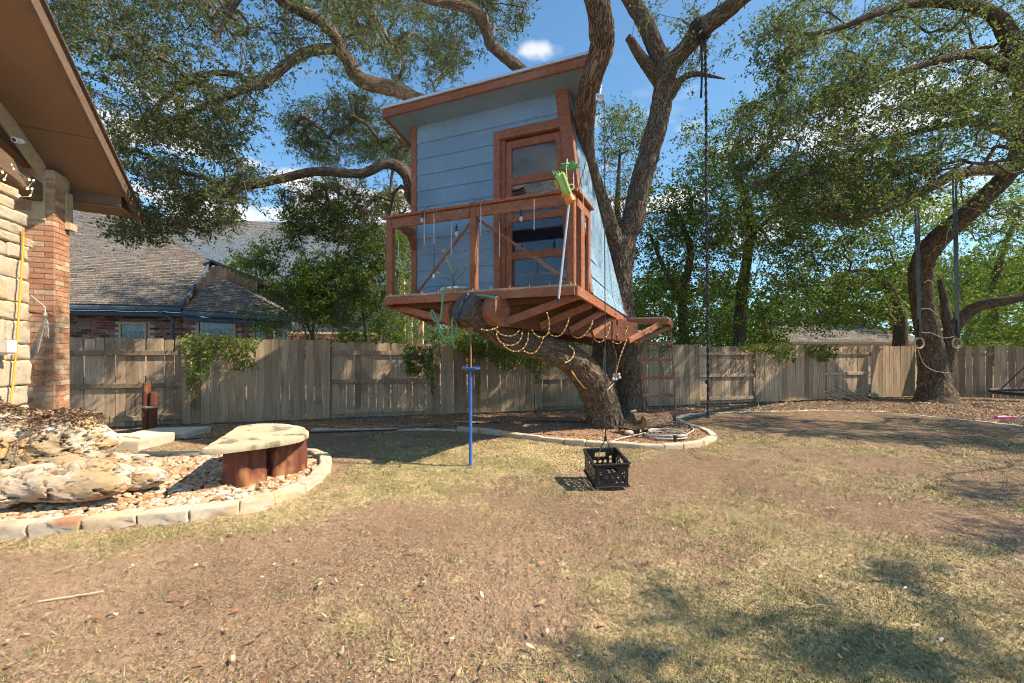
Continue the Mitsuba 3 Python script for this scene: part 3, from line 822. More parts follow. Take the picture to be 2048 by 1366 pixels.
panels = [(60, 368, 0), (368, 662, 1), (662, 866, 0), (866, 1074, 1), (1074, 1282, 0), (1282, 1396, 1), (1396, 1507, 0), (1507, 1646, 1), (1646, 1737, 0), (1737, 1838, 1)]


def picket(key, o, ax, nrm, wdt, ztop, thick=.017, zb=.02):
    c = wdt * .2
    P = sg.Polygon([(0, zb), (wdt, zb), (wdt, ztop - c), (wdt - c * .45, ztop - c * .18), (wdt - c, ztop), (c, ztop), (c * .45, ztop - c * .18), (0, ztop - c)])
    mb = MB(); prism(mb, P, [o[0], o[1], 0], [ax[0], ax[1], 0], [0, 0, 1], [nrm[0], nrm[1], 0], thick, uv=(R.random() * .85 + (.15 if R.random() < .12 else 0), R.random()))
    lean = R.uniform(-.012, .012)
    mb.v[0][:, :2] += (mb.v[0][:, 2:] * lean) * np.array(ax)[None]
    put(key, mb, 'm_fence')


ztop = lambda x: np.interp(x, [-7, -2, 2, 9, 12], [1.585, 1.52, 1.50, 1.50, 1.50])
for a, (p0, p1, front) in enumerate(panels):
    x0, x1 = fx(p0), fx(p1); o = np.array([x0, FENCE_Y(x0)]); length = (x1 - x0) / e1[0]
    n = max(4, round(length / .142)); wdt = length / n
    for k in range(n):
        s = k * wdt; b = o + e1 * (s + .003) + en * (.05 if front else -.02)
        if x1 < -.9 or R.random() < 2:
            picket(f'{fk}__picket', b, e1, en, wdt - .006 - R.random() * .004, ztop(b[0]) - (.03 if not front else 0) + R.uniform(-.012, .012), zb=.03 + R.random() * .02)
    for zr in ((.16, .74, 1.30) if not front else (.2, 1.26)):
        mb = MB(); pa, pb = o + en * .022 + e1 * .01, o + e1 * (length - .01) + en * .022
        bar(mb, [*pa, zr + R.uniform(-.012, .012)], [*pb, zr + R.uniform(-.012, .012)], .036, .085, uv=(R.random() * .7, R.random())); put(f'{fk}__rail', mb, 'm_fence')
    mb = MB(); bar(mb, [*(o - en * .07), 0], [*(o - en * .07), 1.42], .085, .085, up=(1, 0, 0), uv=(.3, R.random())); put(f'{fk}__post', mb, 'm_fence')
# the return to the right, from the corner behind the second oak
fk2 = thing('wooden_fence', 'grey brown picket fence at right behind the hanging rings and second oak', 'fence')
A, B = np.array([11.95, 12.05]), np.array([19.0, 8.9]); ax = unit(B - A); nr = np.array([ax[1], -ax[0]]); Lg = np.linalg.norm(B - A)
n = int(Lg / .142)
for k in range(n):
    b = A + ax * (k * .142 + .004) + nr * (.05 if not 1.2 < k * .142 < 1.5 else 0)
    picket(f'{fk2}__picket', b, ax, nr, .132 - R.random() * .012, 1.50 + R.uniform(-.02, .015), zb=.05)
for zr in (.2, 1.26):
    mb = MB(); bar(mb, [*(A + nr * .022), zr], [*(B + nr * .022), zr], .036, .085, uv=(.2, .3)); put(f'{fk2}__rail', mb, 'm_fence')
# ------------------------------------------------------------------ the treehouse
TH = thing('treehouse', 'blue clapboard treehouse with red brown trim and a railed deck', 'treehouse')
DL, U, W = np.array([-1.72, 5.56]), unit(np.array([.93, -.367])), np.array([.44, .898])
WLF, LA = np.array([.11, .994]), 2.61
DR = DL + U * LA
NO = np.array([-U[1] * -1, -U[0]]); NO = np.array([U[1], -U[0]])            # outward, towards the yard
zd = lambda b: 2.080 - .053 * b                                             # the deck sags a little towards the trunk
v3 = lambda p, z: np.array([p[0], p[1], z])
dk = f'{TH}__deck'
put_later = []
mb = MB()
P_ = [v3(DL + U * .02, zd(0) - .012), v3(DR - U * .02, zd(0) - .012), v3(DR + W * 2.9, zd(2.9) - .012), v3(DL + WLF * 2.2, zd(2.2) - .012)]
D3 = lambda a, b: (DL + WLF * b) * (1 - a) + (DR + W * b) * a
# deck boards side by side, parallel to the front
for k in range(19):
    b0, b1 = k * .145 + .0, k * .145 + .138
    m = MB(); p = []
    for zz in (-.026, 0):
        for a, b in ((0, b0), (1, b0), (1, b1), (0, b1)):
            p.append(v3(D3(a, b), zd(b) + zz))
    hexa(m, p, (R.random(), R.random())); put(f'{TH}__deck_board', m, 'm_fence')
m = MB()
for k in range(11):
    a = .12 + k * .245; c = v3(DL + U * a + NO * .032, zd(0) + .004); bar(m, c - [0, 0, .028], c + [0, 0, .014], .010, .006, up=(1, 0, 0))
put(f'{TH}__deck_clips', m, 'm_alu', kind='stuff')


def part(name, mb, mt='m_redwood', smooth=False, label=None):
    return put(f'{TH}__{name}', mb, mt, smooth, label=label)


m = MB(); bar(m, v3(DL - U * .0 + NO * .012, zd(0) - .078), v3(DR + NO * .012, zd(0) - .078), .036, .10, uv=(.9, .2)); part('front_fascia', m)
m = MB(); bar(m, v3(DR + [.012, .0], zd(0) - .073), v3(DR + W * 2.92 + [.012, 0], zd(2.92) - .073), .036, .115, uv=(.8, .7)); part('side_fascia', m)
m = MB(); bar(m, v3(DL + [0, .03], zd(0) - .085), v3(DL + WLF * 2.2, zd(2.2) - .085), .036, .11, uv=(.7, .4)); part('side_fascia', m)
BR0, BR1, BL0, BL1 = np.array([-.265, 4.82]), np.array([2.08, 6.81]), np.array([-.80, 5.14]), np.array([1.45, 7.35])
BD = unit(BR1 - BR0)


def beam(p0, p1, z0, z1, thick):
    """A beam whose front end is cut to a half round."""
    L = np.linalg.norm(p1 - p0); h = (z1 - z0)
    d = unit(p1 - p0); nrm = np.array([d[1], -d[0]])
    arc = [(h * .5 - h * .5 * math.cos(t) * 1 - h * .5 * 0, h * .5 + h * .5 * math.sin(t)) for t in np.linspace(-math.pi / 2, math.pi / 2, 24)]
    arc = [(h * .5 * (1 - math.cos(t)), h * .5 * (1 + math.sin(t))) for t in np.linspace(math.pi / 2, -math.pi / 2, 24)]
    P = sg.Polygon([(L, 0), (L, h)] + arc)
    m = MB(); prism(m, P, v3(p0 - nrm * thick, z0), [d[0], d[1], 0], [0, 0, 1], [nrm[0], nrm[1], 0], thick, uv=(.75, R.random()))
    drop = .19 / np.linalg.norm(BR1 - BR0)
    m.v[0][:, 2] -= drop * ((m.v[0][:, :2] - p0) @ d)
    return m


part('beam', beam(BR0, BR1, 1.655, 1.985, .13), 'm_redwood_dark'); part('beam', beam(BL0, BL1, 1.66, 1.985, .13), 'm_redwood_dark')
for q0 in (BR0, BL0):
    part('beam_end', beam(q0 + np.array([BD[1], -BD[0]]) * .012 - BD * .012, q0 + np.array([BD[1], -BD[0]]) * .012 + BD * .30, 1.643, 1.997, .154), 'm_redwood')
bz = lambda t: 1.66 - .062 * t
for k, (t, b) in enumerate([(.28, .14), (.83, .76), (1.40, 1.40), (1.90, 2.02), (2.5, 2.75)]):
    m = MB(); p = BR0 + BD * t; q = DR + W * b
    bar(m, v3(p, bz(t) + .045), v3(q - W * .02 - U * .02, zd(b) - .115), .042, .09, up=(0, 0, 1), uv=(.95, R.random())); part('bracket', m)
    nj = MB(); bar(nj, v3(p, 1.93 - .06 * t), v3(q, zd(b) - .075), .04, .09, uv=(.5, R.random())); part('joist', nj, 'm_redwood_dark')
for k, (t, s) in enumerate([(.10, .25), (.8, .95), (1.5, 1.7)]):
    m = MB(); p = BL0 + BD * t; q = DL + WLF * s
    bar(m, v3(p, bz(t) + .05), v3(q + [.02, 0], zd(s) - .11), .042, .09, uv=(1.0, R.random())); part('bracket', m)
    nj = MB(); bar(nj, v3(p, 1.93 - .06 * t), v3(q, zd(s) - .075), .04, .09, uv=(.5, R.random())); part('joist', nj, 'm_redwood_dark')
m = MB(); bar(m, v3((BR0 + BD * .16 + [.02, -.03]), 1.80), v3(BR0 + BD * .16 + [.085, -.10], 1.80), .045, .03, uv=(.2, .5)); part('peg', m)
# landing at the right, by the ladder
LZ = 1.925
L0 = DR + W * 2.92 + [.03, .02]; L1 = at(1334, 640, 7.05)[:2]; LB = W * 1.05
for k in range(6):
    m = MB(); p = []
    for zz in (-.026, 0):
        for a, b in ((0, k / 6 + .004), (1, k / 6 + .004), (1, (k + 1) / 6 - .004), (0, (k + 1) / 6 - .004)):
            p.append(v3(L0 * (1 - a) + L1 * a + LB * b, LZ + zz))
    hexa(m, p, (R.random(), R.random())); put(f'{TH}__landing_board', m, 'm_fence')
m = MB(); bar(m, v3(L0, LZ - .078), v3(L1, LZ - .078), .036, .10, uv=(.8, .1)); part('landing_fascia', m)
m = MB(); bar(m, v3(L1 + [.012, .01], LZ - .078), v3(L1 + LB, LZ - .078), .036, .10, uv=(1, .6)); part('landing_fascia', m)
for q0, q1 in ((BR1 - BD * .25, L1 - U * .1 + W * .05), (BR1 + [.1, .25], L1 + LB * .8)):
    m = MB(); bar(m, v3(q0, 1.50), v3(q1, LZ - .11), .042, .09, uv=(1, R.random())); part('bracket', m)

# --- walls
WL = DL + W * .645 + U * .0; WL = np.array([-1.44, 6.14])
wp = lambda t, z, o=0.0: np.array([WL[0] + U[0] * t + NO[0] * o, WL[1] + U[1] * t + NO[1] * o, z])
lean = lambda z: np.interp(z, [2.04, 4.70], [2.47, 2.165])                     # left edge of the leaning corner post
ZT = 4.66
wall = f'{TH}__wall'
m = MB(); p = [wp(0, 2.04, -.09), wp(2.60, 2.04, -.09), wp(2.60, 2.04, -.03), wp(0, 2.04, -.03)]
# core of the front wall, left of the door and above it
def wallq(m, t0, t1b, t1t, z0, z1, o0, o1, uv=None):
    return hexa(m, [wp(t0, z0, o1), wp(t1b, z0, o1), wp(t1b, z0, o0), wp(t0, z0, o0), wp(t0, z1, o1), wp(t1t, z1, o1), wp(t1t, z1, o0), wp(t0, z1, o0)], uv)


m = MB(); wallq(m, 0, 1.30, 1.30, 2.04, 4.33, -.07, .0, (.2, .5)); wallq(m, 0, lean(4.33), lean(ZT), 4.33, ZT + .04, -.07, .0, (.2, .5)); put(wall, m, 'm_blue')
zs = [ZT + .05] + [4.41 - .237 * k for k in range(11)]
for k in range(len(zs) - 1):
    z1, z0 = zs[k], max(zs[k + 1], 2.05)
    if z1 <= 2.06: continue
    pieces = [(0.03, lean(z0) + .01, lean(z1) + .01, z0, z1)] if z0 > 4.3 else [(.03, 1.30, 1.30, z0, z1)]
    if z0 < 4.33 < z1: pieces = [(.03, 1.30, 1.30, z0, z1), (1.30, lean(4.33) + .01, lean(z1) + .01, 4.33, z1)]
    for t0, tb, tt, a, b in pieces:
        m = MB(); ch = .004
        hexa(m, [wp(t0, a, .024), wp(tb, a, .024), wp(tb, a, .001), wp(t0, a, .001), wp(t0, b + ch, .012), wp(tt, b + ch, .012), wp(tt, b + ch, .001), wp(t0, b + ch, .001)], (R.random(), R.random()))
        put(f'{wall}__siding_board', m, 'm_blue')
m = MB(); bar(m, wp(-.015, 2.05, -.005), wp(-.015, ZT, -.005), .095, .095, up=(U[0], U[1], 0), uv=(.8, .3)); part('corner_post', m)
m = MB(); bar(m, wp(2.47 + .085, 2.05, -.01), wp(2.165 + .085, ZT + .02, -.01), .13, .17, up=(U[0], U[1], 0), uv=(.6, .8)); part('corner_post', m)
# --- door
door = f'{TH}__door'
pr = lambda z: np.interp(z, [2.05, 4.30], [2.325, 2.135])                       # right edge of the panes
m = MB(); wallq(m, 1.296, 1.385, 1.385, 2.05, 4.33, -.05, .042, (.7, .2)); put(f'{door}__frame', m, 'm_redwood')
m = MB(); wallq(m, 1.385, lean(4.215), lean(4.33), 4.215, 4.333, -.05, .042, (.5, .6)); put(f'{door}__frame', m, 'm_redwood')
m = MB(); wallq(m, 1.385, 1.447, 1.447, 2.05, 4.215, -.07, .012, (.3, .6)); put(f'{door}__jamb', m, 'm_redwood')
m = MB(); wallq(m, 1.447, 1.534, 1.534, 2.07, 4.19, -.06, -.015, (.8, .4)); put(f'{door}__stile', m, 'm_redwood')
m = MB(); hexa(m, [wp(pr(2.07), 2.07, -.015), wp(lean(2.07), 2.07, -.015), wp(lean(2.07), 2.07, -.06), wp(pr(2.07), 2.07, -.06), wp(pr(4.19), 4.19, -.015), wp(lean(4.19), 4.19, -.015), wp(lean(4.19), 4.19, -.06), wp(pr(4.19), 4.19, -.06)], (.8, .9)); put(f'{door}__stile', m, 'm_redwood')
rails = [(4.09, 4.19), (3.59, 3.69), (3.085, 3.185), (2.57, 2.67), (2.07, 2.21)]
for a, b in rails:
    m = MB(); wallq(m, 1.534, pr(a), pr(b), a, b, -.058, -.017, (R.random(), R.random())); put(f'{door}__rail', m, 'm_redwood')
for k in range(4):
    a, b = rails[k + 1][1] - .01, rails[k][0] + .01
    m = MB(); m.add([wp(1.53, a, -.036), wp(pr(a) + .004, a, -.036), wp(pr(b) + .004, b, -.036), wp(1.53, b, -.036)], [[0, 1, 2, 3]]); put(f'{door}__pane', m, 'm_glass')
m = MB(); blob(m, wp(1.49, 3.02, .02), (.022, .022, .022), 2, 0); put(f'{door}__handle', m, 'm_steel', True)
# --- the other walls
FB, FT = wp(2.62, 2.04, -.06), wp(2.33, 4.70, -.06)
RB, RT = at(1252, 634, 7.22), at(1134, 330, 6.9)
RB[2] = zd(2.8) + .005
LBk = np.array([WL[0] + .44 * 1.45, WL[1] + .898 * 1.45])
def quadslab(m, a, b, c, d, thick, uv=None):
    a, b, c, d = map(np.asarray, (a, b, c, d)); n = unit(np.cross(b - a, d - a)) * thick
    return hexa(m, [a - n, b - n, b, a, d - n, c - n, c, d], uv)
rw = f'{TH}__side_wall'
m = MB(); quadslab(m, FB, RB, RT, FT, .05, (.3, .2)); put(rw, m, 'm_blue')
nrm = unit(np.cross(RB - FB, FT - FB))
for k in range(11):
    s0, s1 = k / 11, (k + 1) / 11
    a, b = FB * (1 - s0) + FT * s0, RB * (1 - s0) + RT * s0; c, d = RB * (1 - s1) + RT * s1, FB * (1 - s1) + FT * s1
    m = MB(); hexa(m, [a + nrm * .001, b + nrm * .001, b + nrm * .026, a + nrm * .026, d + nrm * .001, c + nrm * .001, c + nrm * .010, d + nrm * .010], (R.random(), R.random())); put(f'{rw}__siding_board', m, 'm_blue')
m = MB(); bar(m, RB + nrm * .02, RT + nrm * .02, .06, .06, uv=(.2, .5)); part('corner_post', m)
m = MB(); quadslab(m, v3(LBk, 2.0), v3(WL, 2.05), v3(WL, 4.66), v3(LBk, 4.27), .05); put(f'{TH}__side_wall', m, 'm_blue')
m = MB(); quadslab(m, RB, v3(LBk, 2.0), v3(LBk, 4.27), RT - [0, 0, .1], .05); put(f'{TH}__back_wall', m, 'm_interior_sky_tint')
# something to see through the glass: a bench and a sheet of cardboard against the far side
m = MB(); bar(m, wp(1.4, 2.5, -.95), wp(2.35, 2.5, -.95), .35, .05, uv=(.3, .3)); bar(m, wp(1.5, 2.05, -.95), wp(1.5, 2.5, -.95), .06, .06); part('inner_bench', m)
m = MB(); quadslab(m, wp(2.05, 2.08, -.45), wp(2.42, 2.08, -.40), wp(2.34, 2.52, -.50), wp(2.12, 2.5, -.52), .01); put(f'{TH}__inner_panel', m, 'm_bluegrey')

# --- roof
FLr = np.array([-1.87, 5.99]); FRr = FLr + U * 2.99
zr = lambda s: 4.745 - .27 * s
BK = 2.05
roof = f'{TH}__roof'
LR = 2.99
def rz(p):                                                                  # height of the roof plane over a plan point
    q = np.asarray(p) - FLr; Mx = np.column_stack([U, W]); return zr(np.linalg.solve(Mx, q)[1])
plan = [FLr, FRr, FRr + W * .42, np.array([.93, 7.05]), FLr + W * BK]


def roofplate(m, grow_, lo, hi, uv=None):
    c = np.mean(plan, 0); pts_ = np.array(sg.Polygon(plan).buffer(grow_, join_style=2).exterior.coords)[:-1]
    if not sg.LinearRing(pts_).is_ccw: pts_ = pts_[::-1]
    n_ = len(pts_); v = [v3(p, rz(p) + lo) for p in pts_] + [v3(p, rz(p) + hi) for p in pts_]
    f = [[i, (i + 1) % n_, (i + 1) % n_ + n_, i + n_] for i in range(n_)]; f = [[a, b, c_] for a, b, c_, d in f] + [[a, c_, d] for a, b, c_, d in f]
    f += [[0, i + 1, i] for i in range(1, n_ - 1)] + [[n_, n_ + i, n_ + i + 1] for i in range(1, n_ - 1)]
    return m.add(v, f, uv)


m = MB(); roofplate(m, -.02, 0, .018); put(roof, m, 'm_soffit_blue')
for k in range(5):
    p, q = plan[k], plan[(k + 1) % 5]; m = MB(); bar(m, v3(p, rz(p) + .038), v3(q, rz(q) + .038), .036, .105, uv=(.5, R.random())); put(f'{roof}__fascia', m, 'm_redwood')
m = MB(); roofplate(m, .035, .094, .100)
SH = sg.Polygon(plan).buffer(.03, join_style=2)
for k in range(16):
    a = FLr + U * (-.02 + k * .2); l_ = SH.intersection(sg.LineString([a - W * .2, a + W * 3]))
    if l_.is_empty: continue
    p, q = np.array(l_.coords[0]), np.array(l_.coords[-1]); bar(m, v3(p, rz(p) + .108), v3(q, rz(q) + .108), .03, .022, ch=.008)
put(f'{roof}__metal_sheet', m, 'm_metal_roof')
m = MB(); bar(m, v3(FLr - U * .03 - W * .045, zr(-.045) + .098), v3(FRr + U * .03 - W * .045, zr(-.045) + .098), .012, .035); put(f'{roof}__drip_edge', m, 'm_metal_roof')

# --- railing
rp = lambda a, b, z: v3(DL + U * a + W * b, z)
ZR = 3.135
for a in (.05, 1.315, 2.555):
    m = MB(); bar(m, rp(a, .05, zd(0)), rp(a, .05, ZR - .02), .09, .09, up=(U[0], U[1], 0), uv=(.6, R.random())); part('railing_post', m)
m = MB(); bar(m, rp(-.04, .05, ZR), rp(2.63, .05, ZR), .14, .032, uv=(.9, .2)); part('railing_cap', m)
for a0, a1 in ((.10, 1.268), (1.362, 2.508)):
    m = MB(); bar(m, rp(a0, .03, ZR - .085), rp(a1, .03, ZR - .085), .038, .125, uv=(.95, R.random())); part('railing_board', m)
m = MB(); bar(m, rp(2.60, .05, ZR), rp(2.60, .69, ZR - .01), .10, .032, uv=(.9, .4)); part('railing_cap', m)
m = MB(); bar(m, rp(2.59, .10, ZR - .10), rp(2.59, .66, ZR - .11), .036, .10, uv=(.9, .5)); part('railing_board', m)
for b, wdt in ((.33, .14), (.62, .09)):
    m = MB(); bar(m, rp(2.59, b, zd(b)), rp(2.59, b, ZR - .02), .036, wdt, up=(W[0], W[1], 0), uv=(.6, R.random())); part('railing_post', m)
m = MB(); bar(m, rp(.05, .10, ZR - .03), v3(WL + NO * .05, ZR - .05), .04, .09, uv=(.2, .5)); part('railing_board', m)
m = MB(); wire(m, [v3(WL + NO * .32, ZR - .09), v3(WL + NO * .16, ZR - .13), v3(WL + NO * .07, ZR - .30)], .035, 8, .03); part('knee_brace', m, smooth=True)
for p, q in ((rp(1.27, .09, 2.97), rp(.16, .42, 2.12)), (rp(1.36, .09, 2.97), rp(2.49, .09, 2.14))):
    m = MB(); bar(m, p, q, .012, .035, uv=(.1, .3)); part('diagonal_brace', m)

# ------------------------------------------------------------------ things on and round the treehouse
RAILP = (rp(0, -.02, 0), np.array([NO[0], NO[1], 0]))
rl = lambda px, py, o=0.0: plane_pt(px, py, RAILP[0] + RAILP[1] * o, RAILP[1])
c5 = lambda x, y: (x / 3.594 + 740, y / 3.594 + 360)
sw = thing('string_light', 'slack outdoor string light with clear bulbs looped along the deck railing', 'string light')
m = MB()
wire(m, [rl(*c5(x, y), .02) for x, y in [(98, 250), (140, 290), (185, 330), (215, 335), (260, 305), (300, 310), (345, 285), (380, 215), (420, 200), (470, 225), (540, 270), (620, 285), (655, 250), (700, 190), (760, 148), (820, 140)]], .0045, 6, .03)
put(f'{sw}__wire', m, 'm_greywire', True); m = MB()
wire(m, [rl(*c5(x, y), .02) for x, y in [(822, 140), (870, 245), (935, 350), (1000, 290), (1090, 170), (1140, 90), (1185, 85), (1215, 65), (1270, 50), (1330, 68), (1385, 72), (1440, 60)]], .0035, 6, .03)
put(f'{sw}__wire', m, 'm_greywire', True); m = MB()
wire(m, [rl(*c5(x, y), .02) for x, y in [(1150, 90), (1200, 105), (1260, 95), (1320, 70)]], .003, 6, .03)
put(f'{sw}__wire', m, 'm_greywire', True)
for x, y in [(374, 240), (622, 335), (1086, 225)]:
    p = rl(*c5(x, y), .02); m = MB(); tube(m, [p + [0, 0, .03], p, p - [0, 0, .055]], [.004, .013, .015], 10); put(f'{sw}__socket', m, 'm_black', True)
    m = MB(); blob(m, p - [0, 0, .088], (.021, .021, .034), 3, 0); put(f'{sw}__bulb', m, 'm_clearplastic', True)
    m2 = MB(); tube(m2, [p - [0, 0, .06], p - [0, 0, .10]], .002, 5); put(f'{sw}__filament', m2, 'm_orange')
tl = [(390, 280, 465, 'nearest the left'), (460, 285, 460, ''), (584, 350, 540, ''), (797, 215, 400, ''), (932, 350, 550, ''), (1180, 185, 360, ''), (205, 470, 560, '')]
names = ['clear light tube beside the leftmost hanging bulb', 'clear light tube with a long black lead and white tip below it', 'clear light tube below the left diagonal brace bulb', 'clear light tube just right of the middle railing post',
         'clear light tube hung from the V of the wire before the door jamb', 'clear light tube hung before the second door pane from the right bulb', 'thin clear light tube behind the left corner post']
for (x, y0, y1, _), nm in zip(tl, names):
    k = thing('light_tube', nm, 'light tube', 'clear light tubes hanging from the deck railing')
    m = MB(); tube(m, [rl(*c5(x, y0), .03), rl(*c5(x, y1), .03)], .006, 8); put(f'{k}__tube', m, 'm_clearplastic', True)
    m = MB(); tube(m, [rl(*c5(x, y0 - 45), .025), rl(*c5(x, y0), .03)], .003, 5); put(f'{k}__lead', m, 'm_cord')
    if 'long black' in nm:
        m = MB(); tube(m, [rl(*c5(x, y1), .03), rl(*c5(x + 2, 675), .03)], .0035, 5); put(f'{k}__lead', m, 'm_black')
        m = MB(); blob(m, rl(*c5(458, 690), .03), (.016, .016, .03), 2, 0); put(f'{k}__tip', m, 'm_white', True)
k = thing('light_tube', 'clear light tube hanging on the right side rail above the rope', 'light tube', 'clear light tubes hanging from the deck railing')
m = MB(); p = rp(2.66, .16, 0); tube(m, [v3(p, 3.0), v3(p, 2.70)], .006, 8); put(f'{k}__tube', m, 'm_clearplastic', True)
m = MB(); tube(m, [v3(p, 3.12), v3(p, 3.0)], .003, 5); put(f'{k}__lead', m, 'm_cord')
# aluminium pole leaning on the rail
pl = thing('leaning_pole', 'thin silver aluminium pole leaning on the deck rail', 'pole')
p0, p1 = at(1140, 388, 4.42), at(1117.5, 597, 4.50)
m = MB(); tube(m, [p0, p1], .0125, 12); put(f'{pl}__tube', m, 'm_alu', True)
m = MB(); tube(m, [p1, p1 + unit(p1 - p0) * .03], .017, 12); put(f'{pl}__foot', m, 'm_rubber', True)
# green and orange plastic toy tied to the corner post
ty = thing('plastic_toy', 'lime green plastic toy tube with orange end tied to the railing corner', 'toy')
a, b = at(1117, 350, 4.36), at(1136, 392, 4.36); d = unit(b - a)
m = MB(); bar(m, a, b, .085, .075, up=(.3, -1, 0), ch=.022); put(f'{ty}__body', m, 'm_lime_plastic')
m = MB(); bar(m, at(1109, 362, 4.35), at(1117, 376, 4.35), .022, .03, up=(.3, -1, 0), ch=.01); put(f'{ty}__side', m, 'm_orange_plastic')
m = MB(); bar(m, at(1126, 345, 4.32), at(1142, 388, 4.32), .025, .02, up=(.3, -1, 0)); put(f'{ty}__ridge', m, 'm_lime_plastic')
m = MB(); tube(m, [b - d * .01, b + d * .05, b + d * .075], [.050, .058, .050], 16); tube(m, [at(1127, 384, 4.33), at(1125, 392, 4.33)], .014, 8); put(f'{ty}__end', m, 'm_orange_plastic', 40)
m = MB(); c = at(1140, 336, 4.45)
for q in range(9):
    an = q * 2 * np.pi / 9; tip = c + np.array([math.cos(an) * .115, math.sin(an) * .10, .012 + .018 * (q % 2)]); tube(m, [c, (c + tip) / 2 + [0, 0, .012], tip], [.030, .026, .004], 8)
for q in range(4):
    tube(m, [a + [(q - 1.5) * .028, 0, 0], a + [(q - 1.5) * .034 - .02, 0, .05]], [.014, .003], 7)
put(f'{ty}__crown', m, 'm_green_plastic', 50)
m = MB(); wire(m, [at(1134, 318, 4.42), at(1133, 345, 4.36), at(1136, 372, 4.40), at(1146, 378, 4.45), at(1147, 345, 4.47)], .006, 6); put(f'{ty}__tie_rope', m, 'm_cord', True)
m = MB(); th = np.linspace(0, 2 * np.pi, 20); c = at(1143, 374, 4.42); tube(m, np.column_stack([c[0] + .028 * np.cos(th), np.full(20, c[1]), c[2] + .028 * np.sin(th)]), .006, 6, caps=False); put(f'{ty}__ring', m, 'm_cord', True)
# tray and little plant on the deck, green hose
tr = thing('planter_tray', 'shallow white plastic tray on the deck edge under the sprig', 'tray')
m = MB(); c = rp(1.02, .16, zd(0)); th = np.linspace(0, 2 * np.pi, 40, endpoint=False)
tube(m, [c, c + [0, 0, .035], c + [0, 0, .05]], [.20, .235, .225], 36); put(f'{tr}__body', m, 'm_clearplastic', 50)
sp = thing('sapling', 'small leggy green sprig growing up from the deck edge', 'plant')
m = MB(); lv = MB(); rr = np.random.default_rng(4)
stems = [[(770, 800), (768, 745), (745, 690), (720, 800 - 130 - 40)], ]
S = [[(598, 800), (596, 735), (580, 640), (555, 560), (530, 500), (490, 445)], [(597, 740), (560, 715), (520, 695), (475, 665)], [(597, 700), (620, 655), (660, 640)], [(600, 745), (640, 700), (670, 670), (700, 610), (745, 590)]]
for st in S:
    p = resample([plane_pt(*c5(x, y), rp(0, -.03, 0) + RAILP[1] * (.14 + .02 * i), RAILP[1]) for i, (x, y) in enumerate(st)], step=.02)
    tube(m, p, np.linspace(.004, .0018, len(p)), 6)
    for q in p[2:]:
        for _ in range(2):
            d = unit(rr.normal(0, 1, 3) + [0, 0, .4]); s = unit(np.cross(d, rr.normal(0, 1, 3))); l = rr.uniform(.018, .036)
            lv.add([q, q + d * l * .5 + s * l * .22, q + d * l, q + d * l * .5 - s * l * .22], [[0, 1, 2, 3]], (rr.uniform(.6, .74), 1.0))
put(f'{sp}__stem', m, 'm_twig', True); put(f'{sp}__leaves', lv, 'm_leaf', kind='stuff')
gh = thing('green_hose', 'bright green garden hose looped over the deck edge by the cut limb', 'hose')
m = MB()
hp = [(545, 772, 5.02), (525, 830, 4.94), (516, 920, 4.92), (505, 1005, 4.95), (470, 1015, 5.0), (440, 965, 5.05), (448, 935, 5.05), (475, 985, 5.0), (505, 1075, 4.96), (540, 1160, 4.95), (590, 1135, 4.98), (628, 1075, 5.0), (610, 1000, 5.05), (595, 985, 4.95), (590, 1060, 4.93), (592, 1140, 4.93), (610, 1212, 4.93)]
wire(m, [at(*c5(x, y), Y_) for x, y, Y_ in hp], .011, 10, .02)
wire(m, [at(*c5(x, y), Y_) for x, y, Y_ in [(690, 850, 5.25), (730, 832, 5.05), (800, 828, 4.86), (870, 838, 4.80), (926, 856, 4.78)]], .013, 10, .02)
put(gh, m, 'm_greenhose', True)
# rope lights
EMIT = {'type': 'area', 'radiance': rgb(.30, .15, .035)}
rlk = thing('rope_light', 'lit amber rope light looped under the deck and round the leaning limb', 'rope light')
LIMB = [(929, 612, 4.97, .195), (968, 641, 5.18, .19), (1012, 668, 5.44, .19), (1088, 696, 5.95, .205), (1138, 717, 6.38, .225), (1176, 752, 6.85, .265), (1200, 800, 7.2, .30), (1210, 845, 7.3, .35), (1212, 866, 7.32, .42)]
limb3 = np.array([[*at(x, y, Y_), r_] for x, y, Y_, r_ in LIMB])
c9 = lambda x, y: (x / 6.206 + 960, y / 6.206 + 560)
lf = resample(limb3, step=.02)
lpx = 1024 + lf[:, 0] / lf[:, 1] * F; lpy = HZ - (lf[:, 2] - CH) / lf[:, 1] * F


def on_limb(px, py, extra=.03):
    """The point where the sight line through a pixel first meets the limb's surface."""
    d = unit(np.array([(px - 1024) / F, 1, -(py - HZ) / F])); o = np.array([0, 0, CH])
    c = lf[:, :3] - o; tt = c @ d; dist = np.linalg.norm(c - tt[:, None] * d, axis=1); rr_ = lf[:, 3] + extra
    hit = dist < rr_
    if not hit.any():
        return o + d * tt[np.argmin(dist - rr_)]
    return o + d * (tt - np.sqrt(np.maximum(0, rr_ ** 2 - dist ** 2)))[hit].min()


